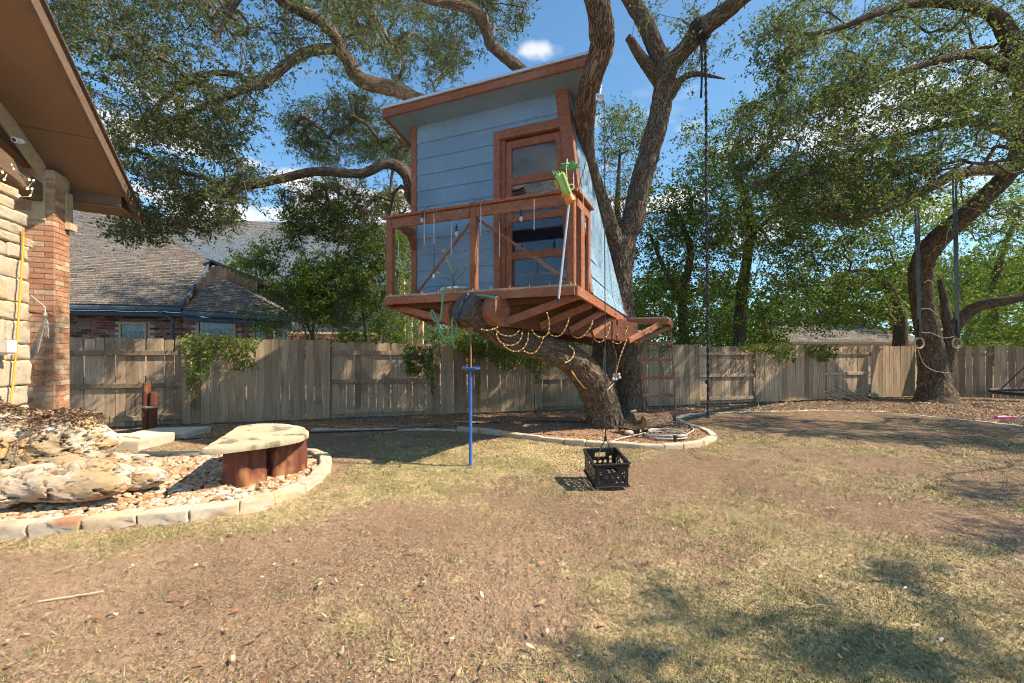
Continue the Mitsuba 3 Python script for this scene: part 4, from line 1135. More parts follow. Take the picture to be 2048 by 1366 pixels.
loops = [[(20, 612), (100, 622), (190, 600), (240, 565)], [(180, 600), (250, 668), (340, 692), (430, 680), (492, 618)], [(205, 670), (250, 765), (350, 808), (450, 790), (510, 720), (526, 625)],
         [(300, 812), (360, 860), (425, 884), (520, 862), (588, 760), (605, 625)], [(550, 882), (630, 910), (700, 880), (760, 790), (790, 700)], [(1112, 820), (1150, 850), (1168, 900), (1150, 955), (1110, 1000), (1050, 1030)]]
paths = [np.array([on_limb(*q) for q in resample(np.array([[*c9(x, y), 0] for x, y in L_]), step=2.0)[:, :2]]) for L_ in loops]
swag = [[(650, 622, 5.35), (690, 680, 5.3), (760, 708, 5.3), (830, 680, 5.25), (860, 590, 5.25), (850, 470, 5.2), (832, 402, 5.2)], [(860, 655, 5.6), (900, 690, 5.55), (960, 697, 5.5), (1020, 665, 5.4), (1075, 570, 5.3), (1110, 465, 5.25)],
        [(1150, 690, 6.0), (1200, 716, 5.9), (1270, 700, 5.8), (1350, 620, 5.7), (1392, 540, 5.65), (1395, 500, 5.65)], [(1420, 735, 6.3), (1470, 770, 6.2), (1530, 750, 6.15), (1590, 650, 6.1), (1620, 540, 6.05)], [(1650, 765, 6.6), (1700, 788, 6.6), (1750, 770, 6.6), (1800, 670, 6.6), (1832, 575, 6.6)]]
paths += [resample([at(*c9(x, y), Y_) for x, y, Y_ in L_], step=.015) for L_ in swag]
drop = [(1253, 680, 6.6), (1240, 715, 6.7), (1232, 748, 6.95)]
paths.append(resample([at(*q) for q in drop], step=.015))
c6 = lambda x, y: (x / 4.268 + 860, y / 4.268 + 640)
paths.append(resample([on_limb(*q, .03) for q in resample(np.array([[*c6(x, y), 0] for x, y in [(1215, 445), (1260, 510), (1310, 570)]]), step=4.0)[:, :2]] + [at(*c6(x, y), Y_) for x, y, Y_ in [(1380, 610, 6.85), (1450, 622, 6.8), (1520, 590, 6.85), (1570, 540, 6.95)]], step=.015))
for p in paths:
    if len(p) > 2: m = MB(); tube(m, p, .0098, 7); put(f'{rlk}__cord', m, 'm_cream', True)
m = MB(); ico0 = trimesh.creation.icosphere(1)
for p in paths:
    L9 = np.concatenate([[0], np.cumsum(np.linalg.norm(np.diff(p, axis=0), axis=1))])
    for q in [np.array([np.interp(t_, L9, p[:, k_]) for k_ in range(3)]) for t_ in np.arange(0, L9[-1], .07)]:
        v = np.asarray(ico0.vertices) * .0075; m.add(v + q - unit(q - [0, 0, CH]) * .006, ico0.faces)
v, f, uv = m.mesh()
key = f'{rlk}__bulbs'; scene[key] = mikit.ply((v, f), {'type': 'diffuse', 'reflectance': rgb(.7, .5, .2)}, smooth=True, emitter=EMIT); labels[key] = {'kind': 'stuff'}
# hanging pole toy
hpole = thing('hanging_pole', 'bright blue pole with round plate hung on a rusty rod under the deck limb', 'pole')
px_ = 941; yb = 4.74
m = MB(); tube(m, [at(px_, 744, yb), at(px_, 925, yb), at(px_, 926, yb), [at(px_, 930, yb)[0], yb, -.02]], [.019, .019, .0235, .0235], 20); put(f'{hpole}__tube', m, 'm_bluepaint', 40)
m = MB(); c = at(px_ + 1, 736, yb); tube(m, [c - [0, 0, .035], c - [0, 0, .014], c - [0, 0, .012], c, c + [0, 0, .004]], [.022, .03, .105, .108, .10], 28)
for q in range(8): tube(m, [c + [.09 * math.cos(q * .785), .09 * math.sin(q * .785), 0], c + [.09 * math.cos(q * .785), .09 * math.sin(q * .785), .028]], .004, 5)
put(f'{hpole}__plate', m, 'm_bluepaint', 40)
m = MB(); tube(m, [c, at(px_, 662, yb + .12)], .011, 10); tube(m, [at(px_, 664, yb + .12), at(px_, 655, yb + .12)], .03, 12); put(f'{hpole}__rod', m, 'm_rust', True)
# pulley, rope and milk crate
CX, CY = .925, 4.05
pul = thing('pulley', 'small grey pulley hanging from the leaning trunk right of the roof', 'pulley')
c = at(1201, 196, 4.55)
m = MB(); tube(m, [c + [0, -.022, -.01], c + [0, .022, -.01]], .045, 24); put(f'{pul}__wheel', m, 'm_clearplastic', 40)
m = MB(); box(m, c + [-.055, -.028, .02], c + [.045, .028, .032]); box(m, c + [.035, -.028, -.045], c + [.045, .028, .02]); box(m, c + [-.055, -.028, -.04], c + [-.045, .028, .02]); tube(m, [c + [0, 0, .03], c + [.005, 0, .14]], .004, 6); put(f'{pul}__bracket', m, 'm_alu')
hr = thing('hoist_rope', 'thin dark hoist rope running from the pulley down to the black crate', 'rope')
m = MB(); tube(m, resample([c + [.04, 0, -.02], [CX, CY, .45]], step=.2), .0055, 7); tube(m, resample([c + [-.045, 0, -.02], at(1180, 290, 4.6), at(1158, 374, 4.62)], step=.1), .004, 6)
for sx in (-1, 1): wire(m, [[CX, CY, .45], [CX + sx * .05, CY, .36], [CX + sx * .10, CY + sx * .12, .285]], .0055, 7, .03)
tube(m, [[CX, CY, .43], [CX, CY, .48]], [.016, .012], 8)
put(hr, m, 'm_rope', True)
cr = thing('crate', 'black plastic milk crate with round holes hanging just above the lawn', 'crate')
MR = trimesh.transformations.euler_matrix(.13, -.03, math.radians(4))[:3, :3]
cc = np.array([CX, CY, .175]); HX, HY, HZc = .158, .195, .112
loc = lambda v: np.asarray(v, float) @ MR.T + cc


def holed(wd, ht, nx, handle=True):
    P = sg.box(-wd, -ht, wd, ht)
    for iz in range(3):
        for ix in range(nx):
            x = (-wd + .045) + ix * (2 * wd - .09) / (nx - 1); z_ = -ht + .045 + iz * .043
            if handle and iz == 2 and abs(x) < .075: continue
            P = P.difference(sg.Point(x, z_).buffer(.0175, 8))
    if handle:
        P = P.difference(sg.box(-.048, ht - .075, .048, ht - .045).buffer(.008))
    return P


for nm, o, ex, wd, nx in [('side', (0, -HY, 0), (1, 0, 0), HX, 5), ('side', (0, HY, 0), (1, 0, 0), HX, 5), ('side', (-HX, 0, 0), (0, 1, 0), HY, 6), ('side', (HX, 0, 0), (0, 1, 0), HY, 6)]:
    m = MB(); ex = np.array(ex, float); ez = np.cross(ex, [0, 0, 1]); prism(m, holed(wd - .003, HZc, nx), np.array(o, float) - ez * .003, ex, [0, 0, 1], ez, .006); m.v[0] = loc(m.v[0]); put(f'{cr}__side', m, 'm_black')
m = MB()
for z_ in (HZc, -HZc):
    o = .010 if z_ > 0 else .006
    for p, q in (((-HX - o, -HY - o), (HX + o, -HY - o)), ((HX + o, -HY - o), (HX + o, HY + o)), ((HX + o, HY + o), (-HX - o, HY + o)), ((-HX - o, HY + o), (-HX - o, -HY - o))):
        mm = MB(); bar(mm, [*p, z_], [*q, z_], .022, .012); m.add(loc(mm.v[0]), mm.f[0])
        if z_ > 0: mm = MB(); bar(mm, [*p, z_ - .03], [*q, z_ - .03], .012, .006); m.add(loc(mm.v[0]), mm.f[0])
put(f'{cr}__rim', m, 'm_black')
m = MB(); G = sg.box(-HX, -HY, HX, HY)
for x in np.linspace(-HX + .03, HX - .03, 6):
    for y in np.linspace(-HY + .03, HY - .03, 8): G = G.difference(sg.box(x - .016, y - .016, x + .016, y + .016))
prism(m, G, [0, 0, -HZc], [1, 0, 0], [0, 1, 0], [0, 0, 1], .006); m.v[0] = loc(m.v[0]); put(f'{cr}__floor', m, 'm_black')
# ladder hanging from the landing
ld = thing('hanging_ladder', 'hanging ladder of red brown rungs below the treehouse landing', 'ladder')
YL = 7.15
for x0, x1, y in [(1288, 1343, 686), (1279, 1344, 719), (1281, 1347, 756), (1285, 1350, 791), (1290, 1352, 825)]:
    m = MB(); bar(m, at(x0, y, YL), at(x1, y, YL), .04, .05, uv=(.3, R.random())); put(f'{ld}__rung', m, 'm_redwood')
for pts in ([(1341, 648), (1344, 700), (1348, 760), (1350, 800), (1352, 848)], [(1292, 655), (1288, 690), (1281, 720), (1283, 760), (1287, 800), (1291, 846)]):
    m = MB(); wire(m, [at(x, y, YL) for x, y in pts], .013, 8, .05); put(f'{ld}__rope', m, 'm_rust', True)
# lamps and plugs on the trunk
el = thing('outdoor_outlet', 'grey outlet box with plugs fixed to the treehouse trunk', 'outlet box')
c = at(1231, 752, 6.98)
m = MB(); box(m, c + [-.045, -.03, -.03], c + [.03, .03, .04]); put(f'{el}__box', m, 'm_hose')
m = MB()
for dx, dz in ((.045, .03), (.06, -.025), (.0, -.055), (-.05, -.05)): blob(m, c + [dx, -.04, dz], (.028, .026, .028), 2, .1)
put(f'{el}__plugs', m, 'm_alu', True, kind='stuff')
m = MB(); wire(m, [c + [0, 0, .03], at(1233, 715, 7.0), at(1226, 690, 7.05)], .007, 7); put(f'{el}__cable', m, 'm_rust', True)
m = MB(); wire(m, [at(1208, 695, 6.8), at(1208, 755, 6.85), at(1216, 768, 6.9), c + [-.03, -.03, -.05]], .007, 7); put(f'{el}__conduit', m, 'm_hose', True)
gl = thing('spotlight', 'small grey garden spotlight on top of the fallen log', 'spotlight')
c = at(1268, 824, 6.75)
m = MB(); tube(m, [c - [0, 0, .06], c], .006, 6); tube(m, [c + [-.05, 0, 0], c + [.035, -.02, .012]], [.02, .032], 12); put(gl, m, 'm_hose', 50)
lg = thing('log', 'short cut oak log lying at the foot of the treehouse tree', 'log')
m = MB(); bark_tube(m, [[*at(1284, 846, 6.62), .125], [*at(1308, 842, 6.78), .128], [*at(1333, 838, 6.95), .115]], .014, cap=False); put(f'{lg}__bark', m, 'm_bark', True)
m = MB(); p0, p1 = at(1283, 846, 6.61), at(1334, 838, 6.96); d = unit(p1 - p0)
tube(m, [p0 + d * .004, p0 + d * .01], .122, 24); tube(m, [p1 - d * .01, p1 - d * .002], .112, 24); put(f'{lg}__cut_end', m, 'm_cut', 40)
m = MB(); bark_tube(m, [[*at(1292, 838, 6.78), .10], [*at(1263, 836, 6.60), .085]], .014); put(f'{lg}__stub', m, 'm_bark', True)
m = MB(); blob(m, gpt(1258, 869) + [0, 0, .03], (.075, .05, .04), 3, .2, 1.5, (.0, .3)); put(thing('loose_stone', 'small grey stone lying on the mulch before the log', 'stone'), m, 'm_pebble', True)
# hose coil, riser
hc = thing('garden_hose', 'coiled grey garden hose on the mulch in front of the log', 'hose')
m = MB(); c = gpt(1330, 874); th = np.linspace(0, 2 * np.pi * 5.4, 260)
rad = .24 + .035 * np.sin(th * .37) + .02 * np.sin(th * 2.1)
coil = np.column_stack([c[0] + rad * 1.15 * np.cos(th) + .02 * np.sin(th * .5), c[1] + rad * 1.2 * np.sin(th) + .03 * np.cos(th * .31), .022 + .012 * (th / 6.28) + .006 * np.sin(th * 3)])
tl_ = [[*gpt(x, y)[:2], .022] for x, y in [(1214, 889), (1240, 880), (1270, 873), (1292, 868)]]
tube(m, np.vstack([resample(tl_, step=.03), resample([tl_[-1], [c[0] + .1, c[1] + .29, .025], coil[0]], step=.03)[1:-1], coil]), .0105, 8)
wire(m, [[*gpt(x, y)[:2], z_] for x, y, z_ in [(1362, 878, .03), (1380, 868, .025), (1387, 860, .02), (1372, 850, .02), (1340, 845, .02)]], .0105, 8, .03)
wire(m, [[*gpt(x, y)[:2], z_] for x, y, z_ in [(1290, 866, .05), (1320, 861, .03), (1352, 862, .02), (1375, 866, .02)]], .0105, 8, .03)
put(hc, m, 'm_hose', True)
rs = thing('hose_valve', 'dark green hose valve standing at the bed edging near the coiled hose', 'valve')
b = gpt(1350, 893)
m = MB(); tube(m, [b, b + [0, 0, .02], b + [0, 0, .05], b + [0, 0, .115], b + [0, 0, .125], b + [0, 0, .15], b + [0, 0, .155]], [.03, .034, .022, .024, .034, .034, .02], 16); put(f'{rs}__body', m, 'm_black', 40)
m = MB(); tube(m, [b + [.0, -.02, .03], b + [.035, -.05, .02]], [.016, .018], 10); tube(m, [b + [0, 0, .135], b + [-.05, -.01, .135]], .012, 10); put(f'{rs}__outlet', m, 'm_hose', 40)
st = MB(); q = at(1070, 802, 8.85); bar(st, [q[0], q[1], 0], [q[0] - .02, q[1], .40], .05, .02); put(thing('stake', 'short black stake in the ground before the fence behind the limb', 'stake'), st, 'm_black')
# ------------------------------------------------------------------ trees and plants
def path3(pts):
    return np.array([[*at(x, y, Y_), r_] for x, y, Y_, r_ in pts])


def grow(nodes, targets, r, step=.22, wob=.10):
    """Branches from the nearest wood to every leaf cluster, thicker where more hang on them. Returns [(points, radii)]."""
    P = list(map(np.asarray, nodes)); par = [-1] * len(P); arr = np.zeros((len(P) + 40 * len(targets), 3)); arr[:len(P)] = P; cnt = len(P)
    par = np.full(len(arr), -1); d0 = cKDTree(arr[:cnt]).query(targets)[0]; chains = []
    for k in np.argsort(d0):
        t = targets[k]; dd = ((arr[:cnt] - t) ** 2).sum(1); j = int(np.argmin(dd)); D = math.sqrt(dd[j]); n = int(np.clip(D / step, 2, 30))
        u = np.linspace(0, 1, n + 1)[1:]; off = r.normal(0, wob * min(D, 1.2), 3) ; off2 = r.normal(0, wob * .5 * min(D, 1.2), 3)
        p = arr[j] * (1 - u[:, None]) + t * u[:, None] + np.sin(np.pi * u)[:, None] * off + np.sin(2 * np.pi * u)[:, None] * off2
        p[:, 2] += np.sin(np.pi * u) * .06 * D
        arr[cnt:cnt + n] = p; par[cnt] = j; par[cnt + 1:cnt + n] = np.arange(cnt, cnt + n - 1); chains.append((j, cnt, n)); cnt += n
    w = np.zeros(cnt)
    for _, s, n in chains: w[s + n - 1] += 1
    for i in range(cnt - 1, -1, -1):
        if par[i] >= 0: w[par[i]] += w[i]
    out = []
    for j, s, n in chains:
        idx = np.arange(s, s + n); rad = np.clip(.0042 * np.maximum(w[idx], 1) ** .45, .003, .034)
        out.append((np.vstack([arr[j], arr[idx]]), np.concatenate([[rad[0]], rad])))
    return out


def foliage(mb_l, mb_t, cen, r, rad=.38, twigs=7, per=11, L=(.035, .06), ratio=.42, sp=0.0, tone=(.0, .62), flat=.7, up=.5):
    """Leaf sprays: short twigs out of every cluster centre, folded lozenge leaves along them."""
    n = len(cen) * twigs
    base = np.repeat(cen, twigs, 0); d = r.normal(0, 1, (n, 3)); d[:, 2] = d[:, 2] * flat - .05; d = unit(d)
    ln = rad * r.uniform(.35, 1.1, n)
    base = base + d * (rad * .08)
    if mb_t is not None:
        s = unit(np.cross(d, r.normal(0, 1, (n, 3)))); b = np.cross(s, d); tip = base + d * ln[:, None]
        v = np.concatenate([np.stack([base + (s * math.cos(a) + b * math.sin(a)) * .0032 for a in (0, 2.1, 4.2)], 1), tip[:, None]], 1).reshape(-1, 3)
        k = np.arange(n)[:, None] * 4
        mb_t.add(v, np.vstack([k + [0, 1, 3], k + [1, 2, 3], k + [2, 0, 3]]), (.4, .4))
    m = n * per
    D = np.repeat(d, per, 0); t = r.uniform(.12, 1.0, m) ** .8
    p = np.repeat(base, per, 0) + D * (np.repeat(ln, per) * t)[:, None] + r.normal(0, rad * .07, (m, 3))
    ld = unit(D * .7 + r.normal(0, .75, (m, 3)) + [0, 0, -.12]); nm = unit(r.normal(0, .8, (m, 3)) + [0, 0, up]); s = unit(np.cross(ld, nm)); nm = np.cross(s, ld)
    l = r.uniform(*L, m)[:, None]; wv = l * ratio * r.uniform(.75, 1.2, (m, 1)) * .5; cup = l * r.uniform(-.10, .16, (m, 1))
    v = np.stack([p, p + ld * l * .55 + s * wv + nm * cup, p + ld * l, p + ld * l * .55 - s * wv + nm * cup], 1).reshape(-1, 3)
    k = np.arange(m)[:, None] * 4
    ct = np.repeat(r.normal(0, .09, len(cen)), twigs * per)
    tn = np.clip(r.uniform(tone[0], tone[1], m) + ct, 0, .74); old = r.random(m) < .025; tn[old] = 1.0
    uv = np.repeat(np.column_stack([tn, np.full(m, sp) if np.isscalar(sp) else np.repeat(sp, twigs * per)]), 4, 0)
    mb_l.add(v, np.vstack([k + [0, 1, 2], k + [0, 2, 3]]), uv)


def region(poly, y0, y1, n, r, clump=.9, cut=.42):
    """Cluster centres through a volume: where the photograph shows leaves, spread in depth, clumped by noise."""
    out = np.zeros((0, 3)); tries = 0
    while len(out) < n and tries < 40:
        q = sample_poly(poly, n * 2, r); Y_ = r.uniform(y0, y1, len(q))
        p = np.column_stack([(q[:, 0] - 1024) / F * Y_, Y_, CH - (q[:, 1] - HZ) / F * Y_])
        k = meshkit.fbm(p * clump + 5.5, 2, 12) + r.normal(0, .06, len(p)) > cut
        out = np.vstack([out, p[k]]); tries += 1
    return out[:n]


def tree(name, label, wood, cen, seed, cat='tree', group=None, leaf={}, wood_step=.035, nodes_from=None, wob=.17, twig=True):
    key = thing(name, label, cat, group); nodes = []; r = np.random.default_rng(seed)
    for nm, pts, kw in wood:
        m = MB(); q = bark_tube(m, pts, **{'step': wood_step, **kw}); put(f'{key}__{nm}', m, 'm_bark', True)
        nodes.append(q[::max(1, int(.12 / wood_step)), :3] if nodes_from is None else q[len(q) // 3:, :3])
    nodes = np.vstack(nodes)
    if len(cen):
        b = MB(); lv = MB()
        for p, rd in grow(nodes, cen, r, wob=wob): tube(b, p, rd, 5 if rd[0] < .012 else 7, caps=False)
        foliage(lv, b if twig else None, cen, r, **leaf)
        put(f'{key}__branches', b, 'm_twig', True, kind='stuff'); put(f'{key}__leaves', lv, 'm_leaf', kind='stuff')
    return key


r = np.random.default_rng(101)
# the oak that carries the treehouse
wood = [
    ('limb', limb3, dict(step=.016, amp=.085, rough=.05)),
    ('trunk', path3([(1252, 870, 7.5, .62), (1255, 852, 7.55, .46), (1257, 825, 7.6, .34), (1258, 790, 7.6, .285), (1257, 740, 7.6, .255), (1250, 690, 7.6, .24), (1241, 620, 7.6, .25), (1236, 550, 7.6, .26), (1240, 500, 7.6, .29), (1243, 470, 7.6, .24)]), dict(step=.018, amp=.085, rough=.07)),
    ('trunk', path3([(1214, 868, 7.5, .40), (1208, 820, 7.55, .31), (1206, 765, 7.65, .27), (1216, 712, 7.75, .30), (1222, 665, 7.8, .30), (1232, 600, 7.75, .24)]), dict(step=.02, amp=.085, rough=.07)),
    ('limb', path3([(1240, 520, 7.6, .22), (1250, 470, 7.57, .25), (1264, 445, 7.5, .235), (1279, 379, 7.4, .215), (1300, 300, 7.3, .21), (1318, 235, 7.2, .205), (1326, 190, 7.1, .20), (1330, 160, 7.05, .20), (1322, 125, 7.0, .165), (1303, 75, 6.95, .155), (1283, 33, 6.9, .15), (1262, 0, 6.85, .14), (1235, -50, 6.8, .13), (1215, -130, 6.7, .11), (1225, -230, 6.6, .08), (1260, -330, 6.5, .04)]) * [1, 1, 1, 0.88], dict(step=.02, amp=.08, rough=.06)),
    ('limb', path3([(1330, 175, 7.05, .13), (1345, 125, 6.85, .155), (1367, 102, 6.7, .15), (1400, 60, 6.45, .15), (1447, 26, 6.2, .145), (1490, -10, 6.0, .13), (1560, -60, 5.8, .11), (1660, -130, 5.5, .08), (1740, -190, 5.4, .05), (1800, -260, 5.3, .03)]) * [1, 1, 1, 0.9], dict(step=.02, amp=.08)),
    ('limb', path3([(1334, 200, 7.1, .08), (1345, 187, 7.05, .085), (1358, 163, 7.0, .065), (1378, 151, 6.95, .05), (1397, 148, 6.9, .045), (1420, 152, 6.85, .03), (1450, 158, 6.8, .012)]) * [1, 1, 1, 0.9], dict(step=.02)),
    ('limb', path3([(1322, 172, 7.08, .11), (1300, 138, 7.0, .11), (1279, 110, 6.9, .095), (1262, 82, 6.85, .075), (1255, 74, 6.84, .06)]) * [1, 1, 1, 0.9], dict(step=.02)),
    ('limb', path3([(1240, 510, 7.6, .17), (1215, 455, 7.3, .19), (1194, 400, 6.9, .185), (1182, 362, 6.55, .165), (1172, 320, 6.05, .145), (1168, 262, 5.5, .14), (1173, 200, 5.0, .132), (1187, 146, 4.72, .127), (1204, 90, 4.52, .132), (1200, 30, 4.33, .125), (1190, -40, 4.2, .12), (1205, -130, 4.05, .11), (1195, -260, 4.0, .09), (1150, -420, 4.05, .065), (1090, -600, 4.2, .035)]) * [1, 1, 1, 1.0], dict(step=.016, amp=.09, rough=.07)),
    # upper limbs passing behind the house and out over the left of the yard
    ('limb', path3([(1232, 560, 7.65, .19), (1140, 430, 8.2, .19), (1000, 290, 8.4, .185), (900, 225, 8.2, .18), (834, 200, 7.9, .175), (796, 180, 7.75, .17), (722, 160, 7.5, .165), (695, 119, 7.4, .15), (673, 100, 7.35, .12), (625, 101, 7.2, .105), (581, 123, 7.1, .10), (528, 167, 7.0, .095), (493, 176, 6.9, .08), (405, 215, 6.8, .055), (330, 245, 6.7, .03)]) * [1, 1, 1, 0.8], dict(step=.022, amp=.08)),
    ('limb', path3([(682, 112, 7.37, .10), (676, 84, 7.3, .125), (643, 44, 7.0, .12), (607, 24, 6.8, .115), (564, 0, 6.6, .11), (500, -60, 6.3, .09)]) * [1, 1, 1, 0.8], dict(step=.022, amp=.08)),
    ('limb', path3([(500, 172, 6.92, .05), (476, 150, 6.85, .06), (414, 149, 6.7, .055), (344, 185, 6.6, .05), (300, 228, 6.5, .04), (262, 258, 6.4, .02)]) * [1, 1, 1, 0.8], dict(step=.025)),
    ('limb', path3([(1234, 590, 7.7, .17), (1100, 520, 8.5, .18), (930, 450, 8.6, .18), (835, 405, 8.3, .18), (822, 378, 8.2, .175), (812, 347, 8.05, .15), (775, 327, 7.9, .12), (722, 347, 7.8, .105), (634, 343, 7.6, .10), (564, 357, 7.5, .09), (511, 369, 7.4, .085), (445, 379, 7.3, .075), (410, 392, 7.2, .06), (375, 431, 7.1, .045), (355, 446, 7.05, .03), (318, 425, 7.0, .015)]) * [1, 1, 1, 0.8], dict(step=.022, amp=.08)),
    ('limb', path3([(450, 378, 7.3, .05), (405, 354, 7.2, .05), (344, 340, 7.1, .04), (300, 312, 7.0, .02)]) * [1, 1, 1, 0.8], dict(step=.025)),
    ('limb', path3([(1200, 420, 7.2, .12), (1130, 260, 7.5, .135), (1075, 170, 7.5, .13), (1042, 140, 7.4, .125), (985, 92, 7.2, .12), (977, 75, 7.15, .115), (955, 26, 6.9, .11), (915, 9, 6.7, .11), (858, -4, 6.5, .105), (780, -50, 6.3, .09)]) * [1, 1, 1, 0.8], dict(step=.022, amp=.08)),
    ('limb', path3([(470, 40, 6.4, .03), (455, 20, 6.4, .035), (440, 0, 6.4, .04), (430, -50, 6.4, .04)]) * [1, 1, 1, 0.8], dict(step=.03)),
    ('limb', path3([(500, -30, 6.3, .05), (470, 10, 6.35, .045), (440, 60, 6.4, .04), (430, 85, 6.4, .03)]) * [1, 1, 1, 0.8], dict(step=.03)),
]
cen = np.vstack([region(*a, r) for a in [
    ([(80, -70), (560, -70), (720, -50), (760, 60), (800, 160), (700, 165), (640, 120), (560, 160), (480, 200), (400, 240), (300, 270), (220, 270), (140, 120)], 5.6, 8.6, 370),
    ([(210, 250), (400, 230), (520, 200), (480, 330), (560, 345), (480, 405), (380, 405), (300, 425), (240, 340)], 5.8, 8.2, 175),
    ([(560, 210), (700, 180), (825, 205), (832, 335), (760, 325), (640, 335), (590, 300)], 9.4, 12.5, 300),
    ([(600, -60), (930, -60), (965, 60), (910, 150), (860, 190), (790, 165), (700, 100)], 7.0, 11.5, 270),
    ([(560, 365), (740, 355), (828, 400), (790, 490), (690, 490), (600, 470), (560, 440)], 9.0, 11.5, 230),
    ([(250, 400), (460, 385), (470, 455), (380, 470), (250, 478), (215, 440)], 6.3, 7.8, 78),
    ([(930, -20), (1070, -20), (1045, 50), (1000, 95), (960, 105)], 7.4, 9.2, 34), ([(1285, 10), (1500, 10), (1440, 130), (1390, 175), (1330, 150)], 6.2, 8.5, 20),
    ([(980, -720), (1350, -720), (1300, -360), (1040, -360)], 3.8, 5.0, 22), ([(1520, -330), (1850, -330), (1780, -90), (1560, -90)], 5.0, 6.5, 50), ([(1120, -380), (1360, -380), (1310, -130), (1160, -130)], 6.0, 7.4, 34)]])
ok = ~((cen[:, 0] > -2.1) & (cen[:, 0] < 1.3) & (cen[:, 1] < 7.9) & (cen[:, 2] < 5.2) & (cen[:, 1] > 4.8))
oak = tree('live_oak', 'large spreading live oak with furrowed bark that carries the treehouse', wood, cen[ok], 1, leaf=dict(twigs=7, per=11, rad=.37, L=(.050, .088), ratio=.36, tone=(.2, .74), sp=.12))
# the sawn end of the leaning limb
m = MB(); p0, p1 = limb3[0, :3], limb3[1, :3]; d = unit(p0 - p1); s = unit(np.cross(d, [0, 0, 1])); t = np.cross(s, d)
for half, off, dep in ((1, .016, .03), (-1, -.010, .012)):
    th = np.linspace(-np.pi / 2, np.pi / 2, 16) if half > 0 else np.linspace(np.pi / 2, 3 * np.pi / 2, 16)
    jag = np.linspace(1, -1, 9)[1:-1]
    ring = [(.178 * math.cos(a) * 1.0 + off, .185 * math.sin(a)) for a in th] + [(off + .028 * math.sin(j * 5 + 1), (.185 if half > 0 else -.185) * j) for j in jag]
    prism(m, sg.Polygon(ring).buffer(0), p0 + d * (.0), s, t, d, dep)
put(f'{oak}__cut_end', m, 'm_cut_dark')

# second oak, right, and its canopy reaching over the yard
slim = lambda p: p * np.array([1, 1, 1, .80])
wood = [
    ('trunk', slim(path3([(1874, 818, 11.0, .72), (1873, 800, 11.05, .60), (1869, 772, 11.1, .44), (1866, 740, 11.1, .385), (1860, 690, 11.0, .34), (1852, 640, 10.9, .315), (1843, 590, 10.8, .30), (1841, 550, 10.6, .30), (1848, 518, 10.4, .305), (1866, 490, 10.2, .30), (1892, 463, 10.0, .28), (1930, 432, 9.8, .26), (1970, 394, 9.6, .235), (2012, 352, 9.4, .225), (2042, 300, 9.2, .22), (2050, 220, 8.9, .21), (2040, 140, 8.6, .20), (2016, 70, 8.3, .19), (1985, 28, 8.1, .15), (1920, 8, 7.9, .12), (1840, 6, 7.8, .10), (1760, 24, 7.6, .08), (1690, 52, 7.5, .06), (1630, 68, 7.4, .045), (1570, 60, 7.3, .02)])), dict(step=.035, amp=.06, rough=.05)),
    ('limb', path3([(2025, 338, 9.35, .16), (1990, 340, 8.9, .145), (1950, 341, 8.2, .13), (1905, 350, 7.5, .12), (1869, 371, 7.35, .10), (1828, 388, 7.2, .09), (1787, 411, 7.1, .08), (1740, 428, 7.05, .07), (1700, 432, 7.0, .065), (1656, 420, 6.95, .05), (1636, 400, 6.9, .03)]) * [1, 1, 1, .78], dict(step=.025)),
    ('limb', path3([(1884, 770, 11.2, .20), (1893, 720, 11.25, .21), (1897, 680, 11.2, .19), (1910, 652, 11.1, .165), (1938, 624, 11.0, .15), (1972, 607, 10.8, .135), (2012, 601, 10.6, .12), (2060, 588, 10.4, .10), (2150, 540, 10.0, .10)]), dict(step=.035)),
    ('limb', path3([(1900, 665, 11.15, .12), (1893, 630, 11.2, .11), (1888, 595, 11.3, .09), (1880, 560, 11.4, .06)]), dict(step=.035)),
    ('limb', path3([(2040, 150, 8.6, .12), (1960, 110, 8.2, .09), (1880, 120, 7.9, .07), (1790, 150, 7.6, .05), (1720, 190, 7.4, .03)]), dict(step=.035)),
    ('limb', path3([(2044, 280, 9.1, .10), (1950, 245, 8.9, .08), (1850, 260, 8.7, .06), (1740, 300, 8.5, .045), (1690, 330, 8.4, .02)]), dict(step=.035)),
]
cen = np.vstack([region(*a, r) for a in [
    ([(1560, -70), (2060, -70), (2200, 180), (2150, 330), (1930, 320), (1720, 300), (1570, 220), (1550, 110)], 6.6, 11.0, 470), ([(1640, 130), (1900, 100), (2060, 140), (2060, 320), (1900, 345), (1700, 330)], 6.4, 8.2, 95), ([(1640, 330), (1900, 320), (1960, 345), (1880, 400), (1700, 440), (1620, 420)], 6.5, 7.6, 50),
    ([(1470, 215), (1640, 150), (1730, 300), (1700, 420), (1560, 430), (1450, 340)], 7.8, 11.5, 240),
    ([(1560, 330), (1860, 330), (1845, 400), (1700, 440), (1560, 440)], 7.2, 10.5, 150),
    ([(1500, 40), (1610, 30), (1600, 210), (1530, 190)], 7.0, 8.6, 36)]])
def shade(poly, n, h0, h1, r):
    """Leaf clusters up along the sun's direction from shaded ground: the canopy whose dapples the photograph shows."""
    g = np.array([gpt(*q) for q in sample_poly(poly, n, r)]); h = r.uniform(h0, h1, (n, 1)); return g + SUN / SUN[2] * h


